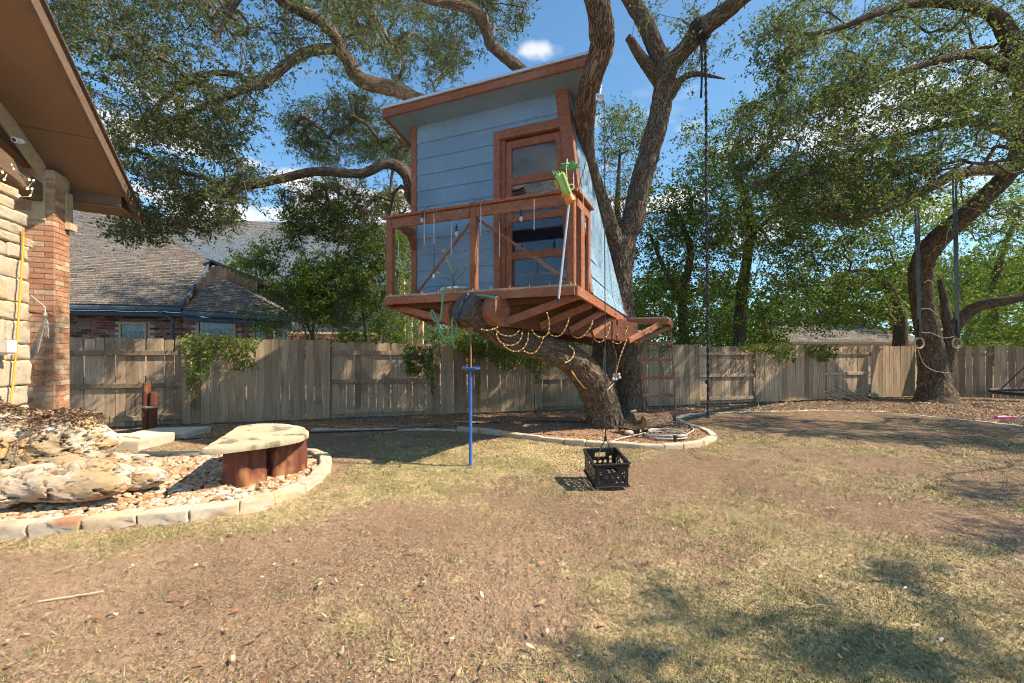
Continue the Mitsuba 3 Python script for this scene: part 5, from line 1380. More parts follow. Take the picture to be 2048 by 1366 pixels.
off = np.vstack([shade(pl, n, 3.3, 6.6, r) for pl, n in [([(1440, 832), (2080, 838), (2100, 905), (1800, 884), (1580, 872), (1450, 860)], 300), ([(1860, 945), (2090, 905), (2090, 1010), (1960, 1000)], 26), ([(1990, 1070), (2090, 1050), (2090, 1120), (2010, 1110)], 8)]])
off = off[(meshkit.fbm(off * .9 + 5.5, 2, 12) + r.normal(0, .05, len(off)) > .40)]
tree('live_oak', 'leaning second oak with hanging rings, in front of the right fence corner', wood, np.vstack([cen, off]), 2, leaf=dict(twigs=7, per=11, rad=.42, L=(.05, .09), tone=(.2, .74), sp=.35))
# third oak, unseen, added right of the frame to cast dapples on the near lawn
off = np.vstack([shade(pl, n, 3.2, 7.2, r) for pl, n in [([(1190, 1150), (1350, 1160), (1500, 1195), (1700, 1235), (1850, 1300), (2010, 1370), (1720, 1370), (1560, 1290), (1400, 1232), (1200, 1190)], 25), ([(1730, 1110), (1800, 1120), (1960, 1190), (1990, 1235), (1900, 1235), (1760, 1170)], 9),
                                                         ([(1140, 1240), (1300, 1300), (1460, 1380), (1180, 1380)], 9), ([(1900, 1260), (2080, 1290), (2080, 1380), (1960, 1340)], 4)]])
tree('live_oak', 'unseen oak added right of the frame to dapple the near lawn', [('trunk', np.array([[13.5, -1.5, -.2, .4], [13.2, -1.4, 1.5, .3], [12.4, -1.1, 3.2, .24], [10.5, -.6, 4.9, .15], [8.0, -.1, 5.2, .07], [6.2, .3, 5.1, .03]]), dict(step=.06))], off, 3, leaf=dict(twigs=5, per=7, rad=.25, L=(.05, .09), tone=(.0, .7), sp=.35))

# trees beyond the fence
bark = dict(step=.06)
def simple(name, label, stems, polys, seed, leaf, cat='tree', group=None, wob=.1, cut=.42):
    rr = np.random.default_rng(seed)
    cen = np.vstack([region(pl, a, b, n, rr, cut=cut) for pl, a, b, n in polys])
    return tree(name, label, [('stem' if cat == 'shrub' else 'trunk', path3(s), dict(step=.05)) for s in stems], cen, seed, cat, group, leaf, wood_step=.05, wob=wob, twig=False)


far = dict(twigs=7, per=9, rad=.60, L=(.07, .115), ratio=.5, sp=.75, tone=(0, .7))
simple('tree', 'dense green tree beyond the fence just right of the treehouse trunk', [[(1370, 720, 12.2, .16), (1366, 600, 12.2, .12), (1380, 500, 12, .10), (1350, 420, 11.8, .05)], [(1366, 610, 12.2, .09), (1330, 540, 12, .07), (1300, 470, 12, .04)]],
       [([(1262, 420), (1340, 370), (1440, 330), (1490, 480), (1490, 700), (1262, 700)], 10.6, 13.2, 290)], 11, {**far, 'tone': (.05, .7)})
simple('tree', 'tall tree with a crooked dark trunk behind the knotted rope', [[(1478, 720, 13, .20), (1482, 600, 13, .17), (1500, 470, 12.8, .13), (1492, 400, 12.6, .12), (1478, 360, 12.5, .11), (1462, 318, 12.4, .09), (1475, 285, 12.4, .05)], [(1500, 470, 12.8, .08), (1560, 420, 12.6, .06), (1600, 380, 12.4, .03)]],
       [([(1370, 260), (1480, 215), (1560, 300), (1600, 420), (1560, 520), (1440, 500), (1350, 430)], 11.0, 13.8, 210)], 12, {**far, 'sp': .55, 'tone': (.1, .7)})
simple('tree', 'dark drooping tree beyond the fence, left of the second oak', [[(1800, 720, 12.6, .20), (1800, 640, 12.6, .17), (1788, 595, 12.5, .15), (1765, 562, 12.4, .12), (1735, 540, 12.2, .07), (1690, 545, 12, .03)], [(1800, 655, 12.6, .10), (1760, 622, 12.4, .08), (1700, 612, 12.2, .05), (1640, 600, 12, .02)]],
       [([(1480, 420), (1620, 385), (1850, 400), (1835, 560), (1770, 640), (1640, 660), (1560, 640), (1490, 560)], 10.8, 13.4, 370)], 13, {**far, 'sp': .75, 'tone': (.1, .72)})
simple('tree', 'bright yellow green tree glowing behind the second oak at the right edge', [[(1990, 720, 15.2, .2), (1985, 620, 15.2, .16), (2000, 520, 15, .11), (2030, 440, 15, .06)]],
       [([(1840, 400), (2160, 340), (2160, 705), (1930, 705), (1860, 600)], 12.8, 16.0, 540)], 14, {**far, 'sp': 1.0, 'tone': (.35, .74)})
simple('tree', 'light green tree between the trunk fork and the right leader', [[(1250, 720, 11.2, .15), (1240, 560, 11.2, .12), (1235, 420, 11, .08), (1240, 300, 11, .03)]],
       [([(1185, 225), (1290, 215), (1310, 330), (1300, 480), (1195, 480)], 10.2, 12.2, 130), ([(1300, 420), (1380, 400), (1380, 480), (1300, 500)], 10.8, 12, 30)], 15, {**far, 'rad': .42, 'L': (.05, .085), 'sp': .4, 'tone': (.2, .72)})
simple('tree', 'low bright shrub like tree beyond the fence below the dark drooping tree', [[(1530, 720, 14.5, .1), (1530, 660, 14.5, .07), (1520, 600, 14.4, .03)]],
       [([(1440, 590), (1560, 620), (1600, 700), (1400, 705)], 13, 15.5, 120)], 16, {**far, 'sp': 1.0, 'tone': (.25, .74)})
simple('tree', 'distant round tree seen below the deck, right of the cut limb', [[(905, 720, 15, .12), (905, 660, 15, .09), (915, 630, 15, .03)]],
       [([(835, 610), (930, 620), (1130, 660), (1130, 705), (835, 705)], 13.5, 16, 130)], 17, {**far, 'sp': .6, 'tone': (.2, .74)})
near_l = dict(twigs=7, per=10, rad=.34, L=(.045, .075), ratio=.5, sp=.8, tone=(.1, .74))
G = 'leafy multi stemmed shrubs beyond the fence'
simple('shrub', 'leftmost leafy shrub with drooping sprays before the brick bay window', [[(640, 725, 9.6, .028), (615, 650, 9.6, .022), (585, 585, 9.5, .016), (545, 530, 9.4, .008)], [(625, 725, 9.6, .022), (600, 640, 9.5, .016), (540, 600, 9.3, .008)]],
       [([(470, 520), (560, 470), (660, 500), (660, 690), (560, 690), (500, 640)], 8.9, 10.1, 190)], 18, near_l, 'shrub', G)
simple('shrub', 'middle leafy shrub with a pale forked stem and tall crown', [[(620, 725, 9.9, .035), (628, 640, 9.9, .03), (634, 590, 9.85, .026), (648, 560, 9.8, .018), (665, 520, 9.8, .01)], [(634, 590, 9.85, .02), (620, 540, 9.8, .014), (600, 480, 9.7, .008)]],
       [([(560, 420), (700, 410), (730, 520), (715, 690), (630, 690), (600, 560)], 9.2, 10.6, 330)], 19, near_l, 'shrub', G)
simple('shrub', 'rightmost leafy shrub with thin bare stems beside the deck post', [[(735, 725, 9.8, .03), (728, 640, 9.8, .025), (716, 580, 9.8, .02), (712, 540, 9.8, .012)], [(728, 640, 9.8, .016), (765, 600, 9.7, .012), (790, 560, 9.7, .006)], [(760, 725, 9.8, .02), (770, 660, 9.8, .015), (782, 600, 9.7, .008)]],
       [([(715, 470), (835, 455), (828, 560), (835, 690), (715, 690)], 9.2, 10.8, 250)], 20, near_l, 'shrub', G)
# far trees that close the horizon
lv = MB(); rr = np.random.default_rng(40)
cen = np.vstack([region(pl, a, b, n, rr, clump=.25) for pl, a, b, n in [([(1230, 560), (1700, 560), (2200, 480), (2200, 712), (1230, 712)], 24, 34, 420), ([(820, 640), (1230, 600), (1230, 712), (820, 712)], 24, 32, 160)]])
foliage(lv, None, cen, rr, rad=1.5, twigs=7, per=12, L=(.22, .36), ratio=.6, sp=.6, tone=(0, .6))
put('tree_line', lv, 'm_leaf'); labels['tree_line'] = {'label': 'hazy mass of far trees beyond the neighbouring roofs', 'category': 'trees', 'kind': 'stuff'}

# vines over the fence
def vine(label, poly, n, seed, strands=(), L=(.04, .075), tone=(.25, .74), depth=.24):
    rr = np.random.default_rng(seed); q = sample_poly(poly, n, rr); k = thing('vine', label, 'vine'); lv, st = MB(), MB()
    def on(px, py, o): x = fx(px); yy = FENCE_Y(x) - .075 - o; return at(px, py, yy)
    P = np.array([on(a, b, rr.uniform(.0, depth) * (1 if b > 705 else 1.2)) for a, b in q])
    for s in strands:
        for (a, b) in resample(np.array([[*x, 0] for x in s]), step=3.0)[:, :2]:
            P = np.vstack([P, [on(a + rr.normal(0, 4), b + rr.normal(0, 3), rr.uniform(.01, .06)) for _ in range(3)]])
        wire(st, [on(a, b, .02) for a, b in s], .004, 5, .05)
    for _ in range(max(6, n // 60)):
        a, b = q[rr.integers(len(q))]; c, d = q[rr.integers(len(q))]
        if math.hypot(a - c, b - d) < 90: wire(st, [on(a, b, .05), on((a + c) / 2, (b + d) / 2 - 6, .10), on(c, d, .05)], .005, 5, .05)
    m = len(P); d = unit(rr.normal(0, .6, (m, 3)) + [0, -.35, -.6]); nm = unit(rr.normal(0, .6, (m, 3)) + [.1, -.9, .4]); s = unit(np.cross(d, nm)); nm = np.cross(s, d)
    l = rr.uniform(*L, (m, 1)); w_ = l * rr.uniform(.42, .7, (m, 1)) * .5
    v = np.stack([P, P + d * l * .4 + s * w_ + nm * l * .1, P + d * l, P + d * l * .4 - s * w_ + nm * l * .1], 1).reshape(-1, 3); kk = np.arange(m)[:, None] * 4
    tn = rr.uniform(*tone, m); tn[rr.random(m) < .03] = 1
    lv.add(v, np.vstack([kk + [0, 1, 2], kk + [0, 2, 3]]), np.repeat(np.column_stack([tn, np.full(m, .95)]), 4, 0))
    put(f'{k}__stems', st, 'm_twig', True, kind='stuff'); put(f'{k}__leaves', lv, 'm_leaf', kind='stuff')


vine('leafy green vine spilling over the fence before the neighbour\'s bay window', [(356, 672), (400, 664), (470, 672), (522, 672), (508, 730), (470, 742), (462, 715), (430, 716), (402, 768), (376, 742), (362, 700)], 1050, 51, [[(376, 740), (384, 775), (388, 812)], [(500, 720), (506, 735)]])
vine('dark vine hanging down the fence left of the blue pole', [(800, 692), (868, 690), (872, 735), (862, 758), (842, 742), (836, 752), (816, 748), (808, 712)], 600, 52, [[(862, 750), (864, 785)]], tone=(0, .45))
vine('thick bright vine on the fence top behind the blue pole and leaning limb', [(866, 672), (960, 668), (1060, 690), (1098, 694), (1096, 735), (1066, 735), (1040, 728), (1005, 745), (985, 722), (940, 712), (896, 688)], 1900, 53, [[(1060, 720), (1075, 752)], [(1085, 720), (1072, 765)]], tone=(.45, .74))
vine('vine draped over the fence just left of the second oak, larger of two', [(1470, 686), (1592, 686), (1590, 722), (1560, 724), (1530, 702), (1480, 702)], 620, 54, tone=(0, .55), L=(.05, .085))
vine('vine draped over the fence just left of the second oak, smaller of two', [(1604, 688), (1676, 688), (1672, 716), (1640, 724), (1614, 708)], 380, 55, tone=(0, .55), L=(.05, .085))
vine('few vine sprigs hanging on the fence behind the hanging ladder', [(1282, 688), (1350, 688), (1345, 712), (1320, 705), (1292, 714)], 80, 56)
# fallen branches by the fence
m = MB(); rr = np.random.default_rng(60)
for k in range(12):
    a = gpt(rr.uniform(1690, 1770), rr.uniform(804, 812)); an = rr.normal(2.9, .5); l = rr.uniform(.4, 1.0)
    wire(m, [a + [0, 0, .03], a + [l * .5 * math.cos(an), l * .12 * math.sin(an), .10 + .1 * rr.random()], a + [l * math.cos(an), l * .25 * math.sin(an), .14 + .3 * rr.random()]], rr.uniform(.004, .011), 5, .1)
put('fallen_branches', m, 'm_twig', True); labels['fallen_branches'] = {'label': 'small heap of dead branches on the ground by the fence', 'category': 'branches'}

# ropes and rings in the trees
kr = thing('knotted_rope', 'thick black climbing rope with knots tied to the upper limb', 'rope')
YK = 6.15
pts = np.array([at(1410, 78, 6.42), at(1412, 200, 6.3), at(1413, 400, YK), at(1415, 600, YK), at(1416, 700, YK), at(1416, 836, YK)])
q = resample(pts, step=.01); L_ = np.arange(len(q)) * .01
m = MB()
for ph in (0, np.pi):
    s = L_ * 26 + ph; tube(m, q + np.column_stack([np.cos(s), np.sin(s), 0 * s]) * .010, .0125, 6)
put(f'{kr}__rope', m, 'm_rope', True)
for y in (653, 763, 560):
    m = MB(); c = at(1415, y, YK)
    for t_ in (0, 1.2, 2.3): th = np.linspace(0, 2 * np.pi, 22); tube(m, c + np.column_stack([.024 * np.cos(th), .024 * np.sin(th) , .016 * np.sin(th + t_) + (t_ - 1.2) * .012]), .0135, 7, caps=False)
    put(f'{kr}__knot', m, 'm_rope', True)
m = MB(); c = at(1401, 60, 6.46); ax_ = unit(at(1440, 30, 6.22) - at(1367, 100, 6.7)); s = unit(np.cross(ax_, [0, 0, 1])); t = np.cross(s, ax_)
for o in (-.06, -.02, .02, .055): th = np.linspace(0, 2 * np.pi, 36); tube(m, c + ax_ * o + np.outer(np.cos(th), s) * .172 + np.outer(np.sin(th), t) * .172, .015, 7, caps=False)
blob(m, at(1408, 88, 6.34), (.04, .04, .05), 2, .2)
put(f'{kr}__hitch', m, 'm_rope', True)
m = MB(); wire(m, [at(1403, 80, 6.36), at(1404, 140, 6.35), at(1402, 195, 6.35)], .017, 8, .05); put(f'{kr}__tail', m, 'm_rope', True)
for px, y0, Yr, lab in [(1838, 386, 7.2, 'wooden gym ring on a black strap, left one of the pair'), (1914, 348, 7.3, 'wooden gym ring on a black strap, right one of the pair')]:
    k = thing('gym_ring', lab, 'gym ring', 'gym rings hanging from the second oak'); c = at(px, 686, Yr); rad = .112
    m = MB(); th = np.linspace(0, 2 * np.pi, 48); an = .25
    tube(m, np.column_stack([c[0] + rad * np.cos(th) * math.cos(an), c[1] + rad * np.cos(th) * math.sin(an), c[2] + rad * .82 * np.sin(th)]), .014, 10, caps=False); put(f'{k}__ring', m, 'm_ringwood', True)
    topz = at(px, y0, Yr)[2] + .12; tp_ = at(px - 3, y0, Yr)
    for o in (-.012, .012):
        m = MB(); bar(m, [c[0] + o, c[1] - .01, c[2] + rad * .82], [tp_[0] + o * 2.4, c[1] + .02, topz], .042, .004, up=(0, 1, 0)); put(f'{k}__strap', m, 'm_black')
    m = MB(); bar(m, [c[0], c[1] - .02, c[2] + rad * .8], [c[0], c[1] - .02, c[2] + .42], .05, .012, up=(0, 1, 0)); put(f'{k}__strap', m, 'm_rubber')
wt = thing('white_cord', 'thin white cord wound loosely round the second oak trunk', 'cord')
m = MB()
for pts in ([(1848, 566), (1858, 560), (1866, 567)], [(1842, 618), (1860, 618), (1875, 631)], [(1838, 664), (1862, 666), (1888, 676), (1912, 672)], [(1836, 700), (1848, 728), (1870, 742), (1897, 745)], [(1890, 505), (1894, 470), (1902, 448), (1910, 440)]):
    wire(m, [at(x, y, 10.40 if y > 520 else 9.6) for x, y in pts], .0055, 6, .05)
put(wt, m, 'm_cord', True)
# black seat swing frame at the right edge, pink toy
k = thing('swing_disc', 'dark blue disc swing rim with rope at the right edge of the lawn', 'swing')
c = at(2085, 785, 9.6); th = np.linspace(0, 2 * np.pi, 60); m = MB(); tube(m, np.column_stack([c[0] + .80 * np.cos(th), c[1] + .8 * np.sin(th), c[2] + 0 * th + .02 * np.cos(th)]), .045, 10, caps=False); put(f'{k}__rim', m, 'm_rubber', True)
m = MB(); tube(m, np.array([c + [-.8, 0, 0], c + [-.2, .1, .42], c + [.35, .1, 1.2]]), .02, 7)
for a in (1.6, 3.3, 5.0): tube(m, [c + [.8 * math.cos(a), .8 * math.sin(a), 0], c + [.35, .1, 1.2]], .012, 6)
tube(m, [c + [.35, .1, 1.2], c + [.6, .2, 4.4]], .014, 6)
put(f'{k}__ropes', m, 'm_rope', True)
a = gpt(2003, 838); m = MB(); tube(m, [a + [-.10, 0, .03], a + [.10, .02, .035]], [.03, .035], 12); tube(m, [a + [.10, .02, .035], a + [.38, .06, .03]], [.018, .016], 10); put(thing('pink_toy', 'small bright pink toy stick lying on the far right lawn', 'toy'), m, 'm_pink', 40)
# ------------------------------------------------------------------ the house at left: brick pillar, deep eaves, limestone column
PH = thing('patio_house', 'corner of the brick house with tan eaves and limestone column at left', 'house')
E1h, E2h = unit(np.array([.936, .353])), unit(np.array([-.353, .936]))
PC = np.array([-5.81, 5.20])                                                   # the pillar's corner nearest to the yard


def pv(a, b, z):                                                               # a along the front face (left is negative), b back along the side
    return np.array([PC[0] + E1h[0] * a + E2h[0] * b, PC[1] + E1h[1] * a + E2h[1] * b, z])


def pbox(mb, a0, a1, b0, b1, z0, z1, uv=None):
    return hexa(mb, [pv(a0, b0, z0), pv(a1, b0, z0), pv(a1, b1, z0), pv(a0, b1, z0), pv(a0, b0, z1), pv(a1, b0, z1), pv(a1, b1, z1), pv(a0, b1, z1)], uv)


pil = f'{PH}__pillar'
m = MB(); pbox(m, -.60, -.006, .006, .31, -.05, 3.62); put(pil, m, 'm_mortar')
co = .0677
for k in range(5, 52):
    z0 = k * co + .005; z1 = z0 + co - .010; w_ = .194
    if z1 > 3.5: break
    odd = k % 2
    segs = [(-.60, -.30), (-.29, -.096), (-.086, 0)] if odd else [(-.60, -.40), (-.39, -.196), (-.186, 0)]
    for a0, a1 in segs:
        if a1 < -.42: continue
        m = MB(); o = R.uniform(-.002, .002); pbox(m, a0, a1, -.002 + o, .03, z0, z1, (R.choice([.1, .25, .35, .45, .55, .6, .8, .95]), R.random())); put(f'{pil}__brick', m, 'm_brick')
    segs = [(.010 if a == 0 else a, b) for a, b in ([(.0, .094), (.104, .298)] if odd else [(.0, .19), (.20, .298)])]
    for b0, b1 in segs:
        m = MB(); o = R.uniform(-.002, .002); pbox(m, -.035, .002 + o, (.031 if b0 < .05 else b0), b1, z0, z1, (R.choice([.1, .25, .35, .45, .55, .6, .8, .95]), R.random())); put(f'{pil}__brick', m, 'm_brick')
# eaves: the rake falls away from us; direction measured along the fascia
RD = np.array([-.52, 1.0, -.475])
S0, S1 = at(34, 250, 4.73), at(193, 278, 4.99)
sp_ = lambda s, t: S0 * (1 - s) + S1 * s + RD * t
eave = f'{PH}__eave'
m = MB()
for t0, t1 in ((-3.4, -.004), (.004, .83)):
    m = MB(); quadslab(m, sp_(-.9, t0), sp_(1, t0), sp_(1, t1), sp_(-.9 if t1 < 0 else -.1, t1), -.02); put(f'{eave}__soffit_panel', m, 'm_soffit')
nrm_ = unit(np.cross(S1 - S0, RD)); nrm_ = nrm_ * np.sign(nrm_[2]); oe = unit(S1 - S0)
m = MB(); bar(m, sp_(1, -3.4) + oe * .02 + nrm_ * .045, sp_(1, 1.28) + oe * .02 + nrm_ * .045, .04, .16, up=nrm_); put(f'{eave}__fascia', m, 'm_trim_brown')
m = MB(); bar(m, sp_(1, -3.4) + oe * .045 + nrm_ * .128, sp_(1, 1.26) + oe * .045 + nrm_ * .128, .05, .02, up=nrm_); put(f'{eave}__drip_edge', m, 'm_trim_brown')
m = MB(); quadslab(m, sp_(-2.0, -3.4) + nrm_ * .14, sp_(1.07, -3.4) + nrm_ * .14, sp_(1.07, 1.3) + nrm_ * .14, sp_(-2.0, 1.3) + nrm_ * .14, .02); put(f'{PH}__roof', m, 'm_roof')
q0, q1 = sp_(-.25, .83), sp_(.94, .83)
m = MB(); bar(m, q0 - [0, 0, .07], q1 - [0, 0, .07], .03, .15); put(f'{eave}__sub_fascia', m, 'm_trim_brown')
dn = np.array([E2h[0] * .36, E2h[1] * .36, -.02])
m = MB(); quadslab(m, q0 - [0, 0, .15], q1 - [0, 0, .15], q1 - [0, 0, .15] + dn, q0 - [0, 0, .15] + dn, .02); put(f'{eave}__soffit_panel', m, 'm_soffit')
# tan frieze along the wall top and round the pillar head
m = MB(); a, b = at(0, 222, 4.5), at(84, 342, 5.12); bar(m, a + (a - b) * 2.0, b, .03, .20, up=(0, 0, 1)); put(f'{PH}__frieze', m, 'm_trim_tan')
zt0 = at(84, 342, 5.12)[2]
m = MB(); pbox(m, -.20, -.075, -.022, -.004, 2.97, 3.56); pbox(m, -.42, -.2, -.022, -.004, 2.97, 3.07); pbox(m, -.075, .012, -.022, -.004, 3.50, 3.60); put(f'{PH}__pillar_trim', m, 'm_trim_tan')
m = MB(); pbox(m, .004, .022, .20, .33, 2.93, 3.42); pbox(m, .004, .022, -.02, .20, 3.42, 3.60); pbox(m, .004, .06, .20, .34, 2.93, 3.02); put(f'{PH}__pillar_trim', m, 'm_trim_tan')
# porch beam and boarded ceiling between column and pillar
b0, b1 = at(78, 383, 5.12), at(0, 347, 4.28)
m = MB(); d_ = b1 - b0; d_[2] = 0; bar(m, b0 + [-.06, 0, 0], b0 + d_ * 1.9 + [-.06, 0, 0], .16, .235); put(f'{PH}__beam', m, 'm_trim_brown')
for k in range(9):
    o = np.array([-.19 - k * .15, .02, .30]); m = MB(); bar(m, b0 + o, b0 + d_ * 2.2 + o, .142, .02, uv=(R.random(), .4)); put(f'{PH}__ceiling_board', m, 'm_ceiling')
# limestone column in front
col = f'{PH}__limestone_column'
QC = np.array([-5.51, 4.70])                                                   # its far right corner; the side towards the yard runs back to us
qv = lambda a, b: QC - E2h * a - E1h * b
m = MB(); p = [qv(2.0, .8), qv(2.0, .05), qv(.05, .05), qv(.05, .8)]; hexa(m, [v3(q, -.05) for q in p] + [v3(q, 2.72) for q in p]); put(col, m, 'm_mortar')
rows = [-.05, .25, .46, .72, .94, 1.22, 1.40, 1.66, 1.86, 2.12, 2.34, 2.50, 2.60, 2.72, 2.86, 2.98, 3.10]
reach = [0, .015, .0, -.02, .01, .0, .02, -.01, .01, .0, -.04, .035, -.09, -.05, -.24, -.20]
for k in range(len(rows) - 1):
    z0, z1 = rows[k], rows[k + 1]; a = -reach[k]
    while a < 1.5:
        l = R.uniform(.24, .52) * (1 if z1 - z0 > .15 else 1.3); o = R.uniform(-.02, .012) + (.025 if k in (11, 13, 15) else 0)
        m = MB(); stone_block(m, [qv(a + l - .005, .40), qv(a + l - .005, -o), qv(a + .005, -o), qv(a + .005, .40)], z0 + .004, z1 - .004, .017, uv=(R.choice([.05, .15, .25, .4]), R.random()), seed=k * 7 + int(a * 30))
        put(f'{col}__stone', m, 'm_lime', True); a += l
# small things on the house
cam = thing('security_camera', 'white security camera mounted on the tan frieze under the eave', 'camera')
c = at(40, 282, 4.45); d = unit(np.array([.12, -.95, -.28]))
m = MB(); tube(m, [c - d * .02, c + d * .055, c + d * .065], [.026, .030, .028], 20); put(f'{cam}__body', m, 'm_white', 40)
m = MB(); tube(m, [c + d * .0655, c + d * .068], [.021, .02], 20); put(f'{cam}__lens', m, 'm_black', 40)
m = MB(); wire(m, [c, c + [-.03, .05, .03], c + [-.05, .10, .03]], .010, 8); put(f'{cam}__mount', m, 'm_alu', True)
fl = thing('fairy_lights', 'string of small warm white lights wound round the porch beam', 'string light')
m, w2 = MB(), MB(); rr = np.random.default_rng(70)
lp = [(5, 345), (22, 330), (8, 360), (26, 338), (58, 360), (67, 361), (54, 378), (64, 378), (60, 392), (38, 392), (20, 388)]
pts = [at(x, y, 4.25 + x * .0085) for x, y in lp]
for p in pts: tube(m, [p, p + [.012, -.006, .006]], [.008, .006], 7)
wire(w2, pts, .0022, 5); put(f'{fl}__wire', w2, 'm_cord', True)
v, f, uv = m.mesh(); scene[f'{fl}__bulbs'] = mikit.ply((v, f), {'type': 'diffuse', 'reflectance': rgb(.7, .6, .4)}, emitter={'type': 'area', 'radiance': rgb(3.0, 2.4, 1.2)}); labels[f'{fl}__bulbs'] = {'kind': 'stuff'}
m = MB(); wire(m, [at(x, y, 4.70 - (62 - x) * .0072 - .06) for x, y in [(47, 456), (46, 500), (42, 560), (37, 640), (33, 690), (29, 740), (22, 800), (16, 850), (10, 872)]], .009, 8, .05); put(thing('extension_cord', 'orange extension cord hanging down the limestone column', 'cord'), m, 'm_orange', True)
ob = thing('outlet_box', 'white weatherproof outlet cover on the limestone column', 'outlet box')
c = at(10, 694, 4.27); m = MB(); box(m, c + [-.09, -.05, -.055], c + [.085, .03, .07]); put(f'{ob}__cover', m, 'm_white')
m = MB(); box(m, c + [-.05, -.035, -.085], c + [.07, .02, -.057]); put(f'{ob}__base', m, 'm_hose')
hm = thing('hammock_chair', 'hammock chair with dark wooden spreader bar and grey cords behind the column', 'hammock')
YH = 4.75
m = MB(); tube(m, [at(40, 622, YH), at(101, 628, YH)], .017, 12); blob(m, at(101, 628, YH), (.026, .022, .022), 2, 0); put(f'{hm}__spreader_bar', m, 'm_redwood', True)
m = MB()
for k in range(9): tube(m, [at(90 + k * .4, 634, YH - .01), at(50 + k * 3.2, 705 + (8 - k) * 3, YH + .02)], .0055, 6)
tube(m, [at(60, 590, YH), at(90, 614, YH), at(91, 632, YH - .02)], .007, 6)
for k in range(6): wire(m, [at(90 + k, 640, YH - .02), at(91 + k * 1.0, 655, YH - .02), at(90 + k * 1.6, 672 + (k % 3) * 2, YH - .02)], .004, 5)
blob(m, at(91, 630, YH - .02), (.022, .022, .028), 2, .1)
put(f'{hm}__cords', m, 'm_hose', True, kind='stuff')


# ------------------------------------------------------------------ neighbouring houses
def shingles(mb, A, B, Cc, D, course=.13, seed=0, tab=.19):
    """Courses of lapped tabs on the roof plane: A-B is the eave (left to right), D-C above it."""
    A, B, Cc, D = map(lambda q: np.asarray(q, float), (A, B, Cc, D)); rr = np.random.default_rng(seed)
    n = unit(np.cross(B - A, D - A)); n = n if n[2] > 0 else -n
    rows_ = int(max(np.linalg.norm(D - A), np.linalg.norm(Cc - B)) / course)
    quad = MB()
    for k in range(rows_):
        s0, s1 = k / rows_, (k + 1.15) / rows_; s1 = min(s1, 1.0)
        l0, r0, l1, r1 = A + (D - A) * s0, B + (Cc - B) * s0, A + (D - A) * s1, B + (Cc - B) * s1
        w_ = np.linalg.norm(r0 - l0); x = -rr.random() * tab
        if w_ < .05: continue
        while x < w_:
            t_ = tab * rr.uniform(.6, 1.5); a, b = max(x, 0) / w_, min(x + t_ - .006, w_) / w_
            if b > a:
                h = .006 + .010 * rr.random()
                p0, p1, p2, p3 = l0 + (r0 - l0) * a, l0 + (r0 - l0) * b, l1 + (r1 - l1) * b, l1 + (r1 - l1) * a
                mb.add([p0 + n * (h + .008), p1 + n * (h + .008), p2 + n * .003, p3 + n * .003, p0, p1], [[0, 1, 2], [0, 2, 3], [4, 5, 1], [4, 1, 0]], (rr.random() * .9, rr.random()))
            x += t_


NH = thing('neighbour_house', 'neighbour\'s brick house with grey shingle roofs and a bay window at left', 'house')
e1v, e2v = np.array([.970, .243, 0]), np.array([-.243, .970, 0])
C0 = at(365, 613, 11.5)                                                         # eave corner of the near wing
up = unit(e2v * 1.0 + np.array([0, 0, .62]))
ez = C0[2]
pl = (C0, np.cross(e1v, up)); rpt = lambda x, y: plane_pt(x, y, *pl)
wA = C0 - e1v * 6.0
m = MB(); T1, T2, T3 = rpt(425, 524), rpt(329, 468), rpt(286, 436)
T3 = rpt(284, 428); TL = rpt(90, 420)
shingles(m, wA, C0, T1, wA + (T1 - C0) * 1.0, seed=1)
f0 = wA + (T1 - C0)
h1 = (T2 - T1); shingles(m, f0, T1, T2, f0 + up * np.dot(h1, up), seed=2); shingles(m, f0 + up * np.dot(h1, up), T2, T3, TL, seed=3)
put(f'{NH}__roof', m, 'm_roof', kind='stuff')
# the main roof behind, lighter in the sun
pB0 = at(520, 562, 15.5); upB = unit(e2v + np.array([0, 0, .60])); nB = np.cross(e1v, upB); rB = lambda x, y: plane_pt(x, y, pB0, nB)
m = MB(); shingles(m, rB(300, 556), rB(875, 570), rB(860, 452), rB(270, 436), .15, 4, .30); put(f'{NH}__roof', m, 'm_roof', kind='stuff')
m = MB(); quadslab(m, rB(300, 558) - [0, 0, .03], rB(875, 572) - [0, 0, .03], rB(860, 452) - [0, 0, .05], rB(270, 436) - [0, 0, .05], -.05); quadslab(m, wA - [0, 0, .02], C0 - [0, 0, .02], T1 - [0, 0, .02], f0 - [0, 0, .02], .05); put(f'{NH}__roof_deck', m, 'm_siding_dark')
# gable with boards, rake boards
apex = T1 + [0, 0, .02]; gR = at(522, 562, 12.9)
m = MB(); bar(m, C0 + [.02, -.05, -.03], apex + [0.02, -.05, -.03], .05, .17); put(f'{NH}__rake_board', m, 'm_siding_dark')
m = MB(); bar(m, apex + [0, -.06, -.02], gR + [0, -.06, -.02], .05, .18); put(f'{NH}__rake_board', m, 'm_siding_dark')
m = MB(); quadslab(m, apex + [0, -.3, .05], gR + [0, -.3, .05], gR + e2v * 2.5 + [0, 0, .05], apex + e2v * 2.5 + [0, 0, .05], .04); put(f'{NH}__gable_roof', m, 'm_roof')
for k in range(16):
    s = k / 15; x = 372 + 136 * s; yt = np.interp(x, [365, 430, 520], [604, 530, 566]); p = at(x, 632, 12.45 + .05 * s); q = at(x, yt, 12.45 + .05 * s)
    m = MB(); bar(m, p, q, .19, .03, up=(0, 1, 0), uv=(R.random(), R.random())); put(f'{NH}__gable_board', m, 'm_boards')
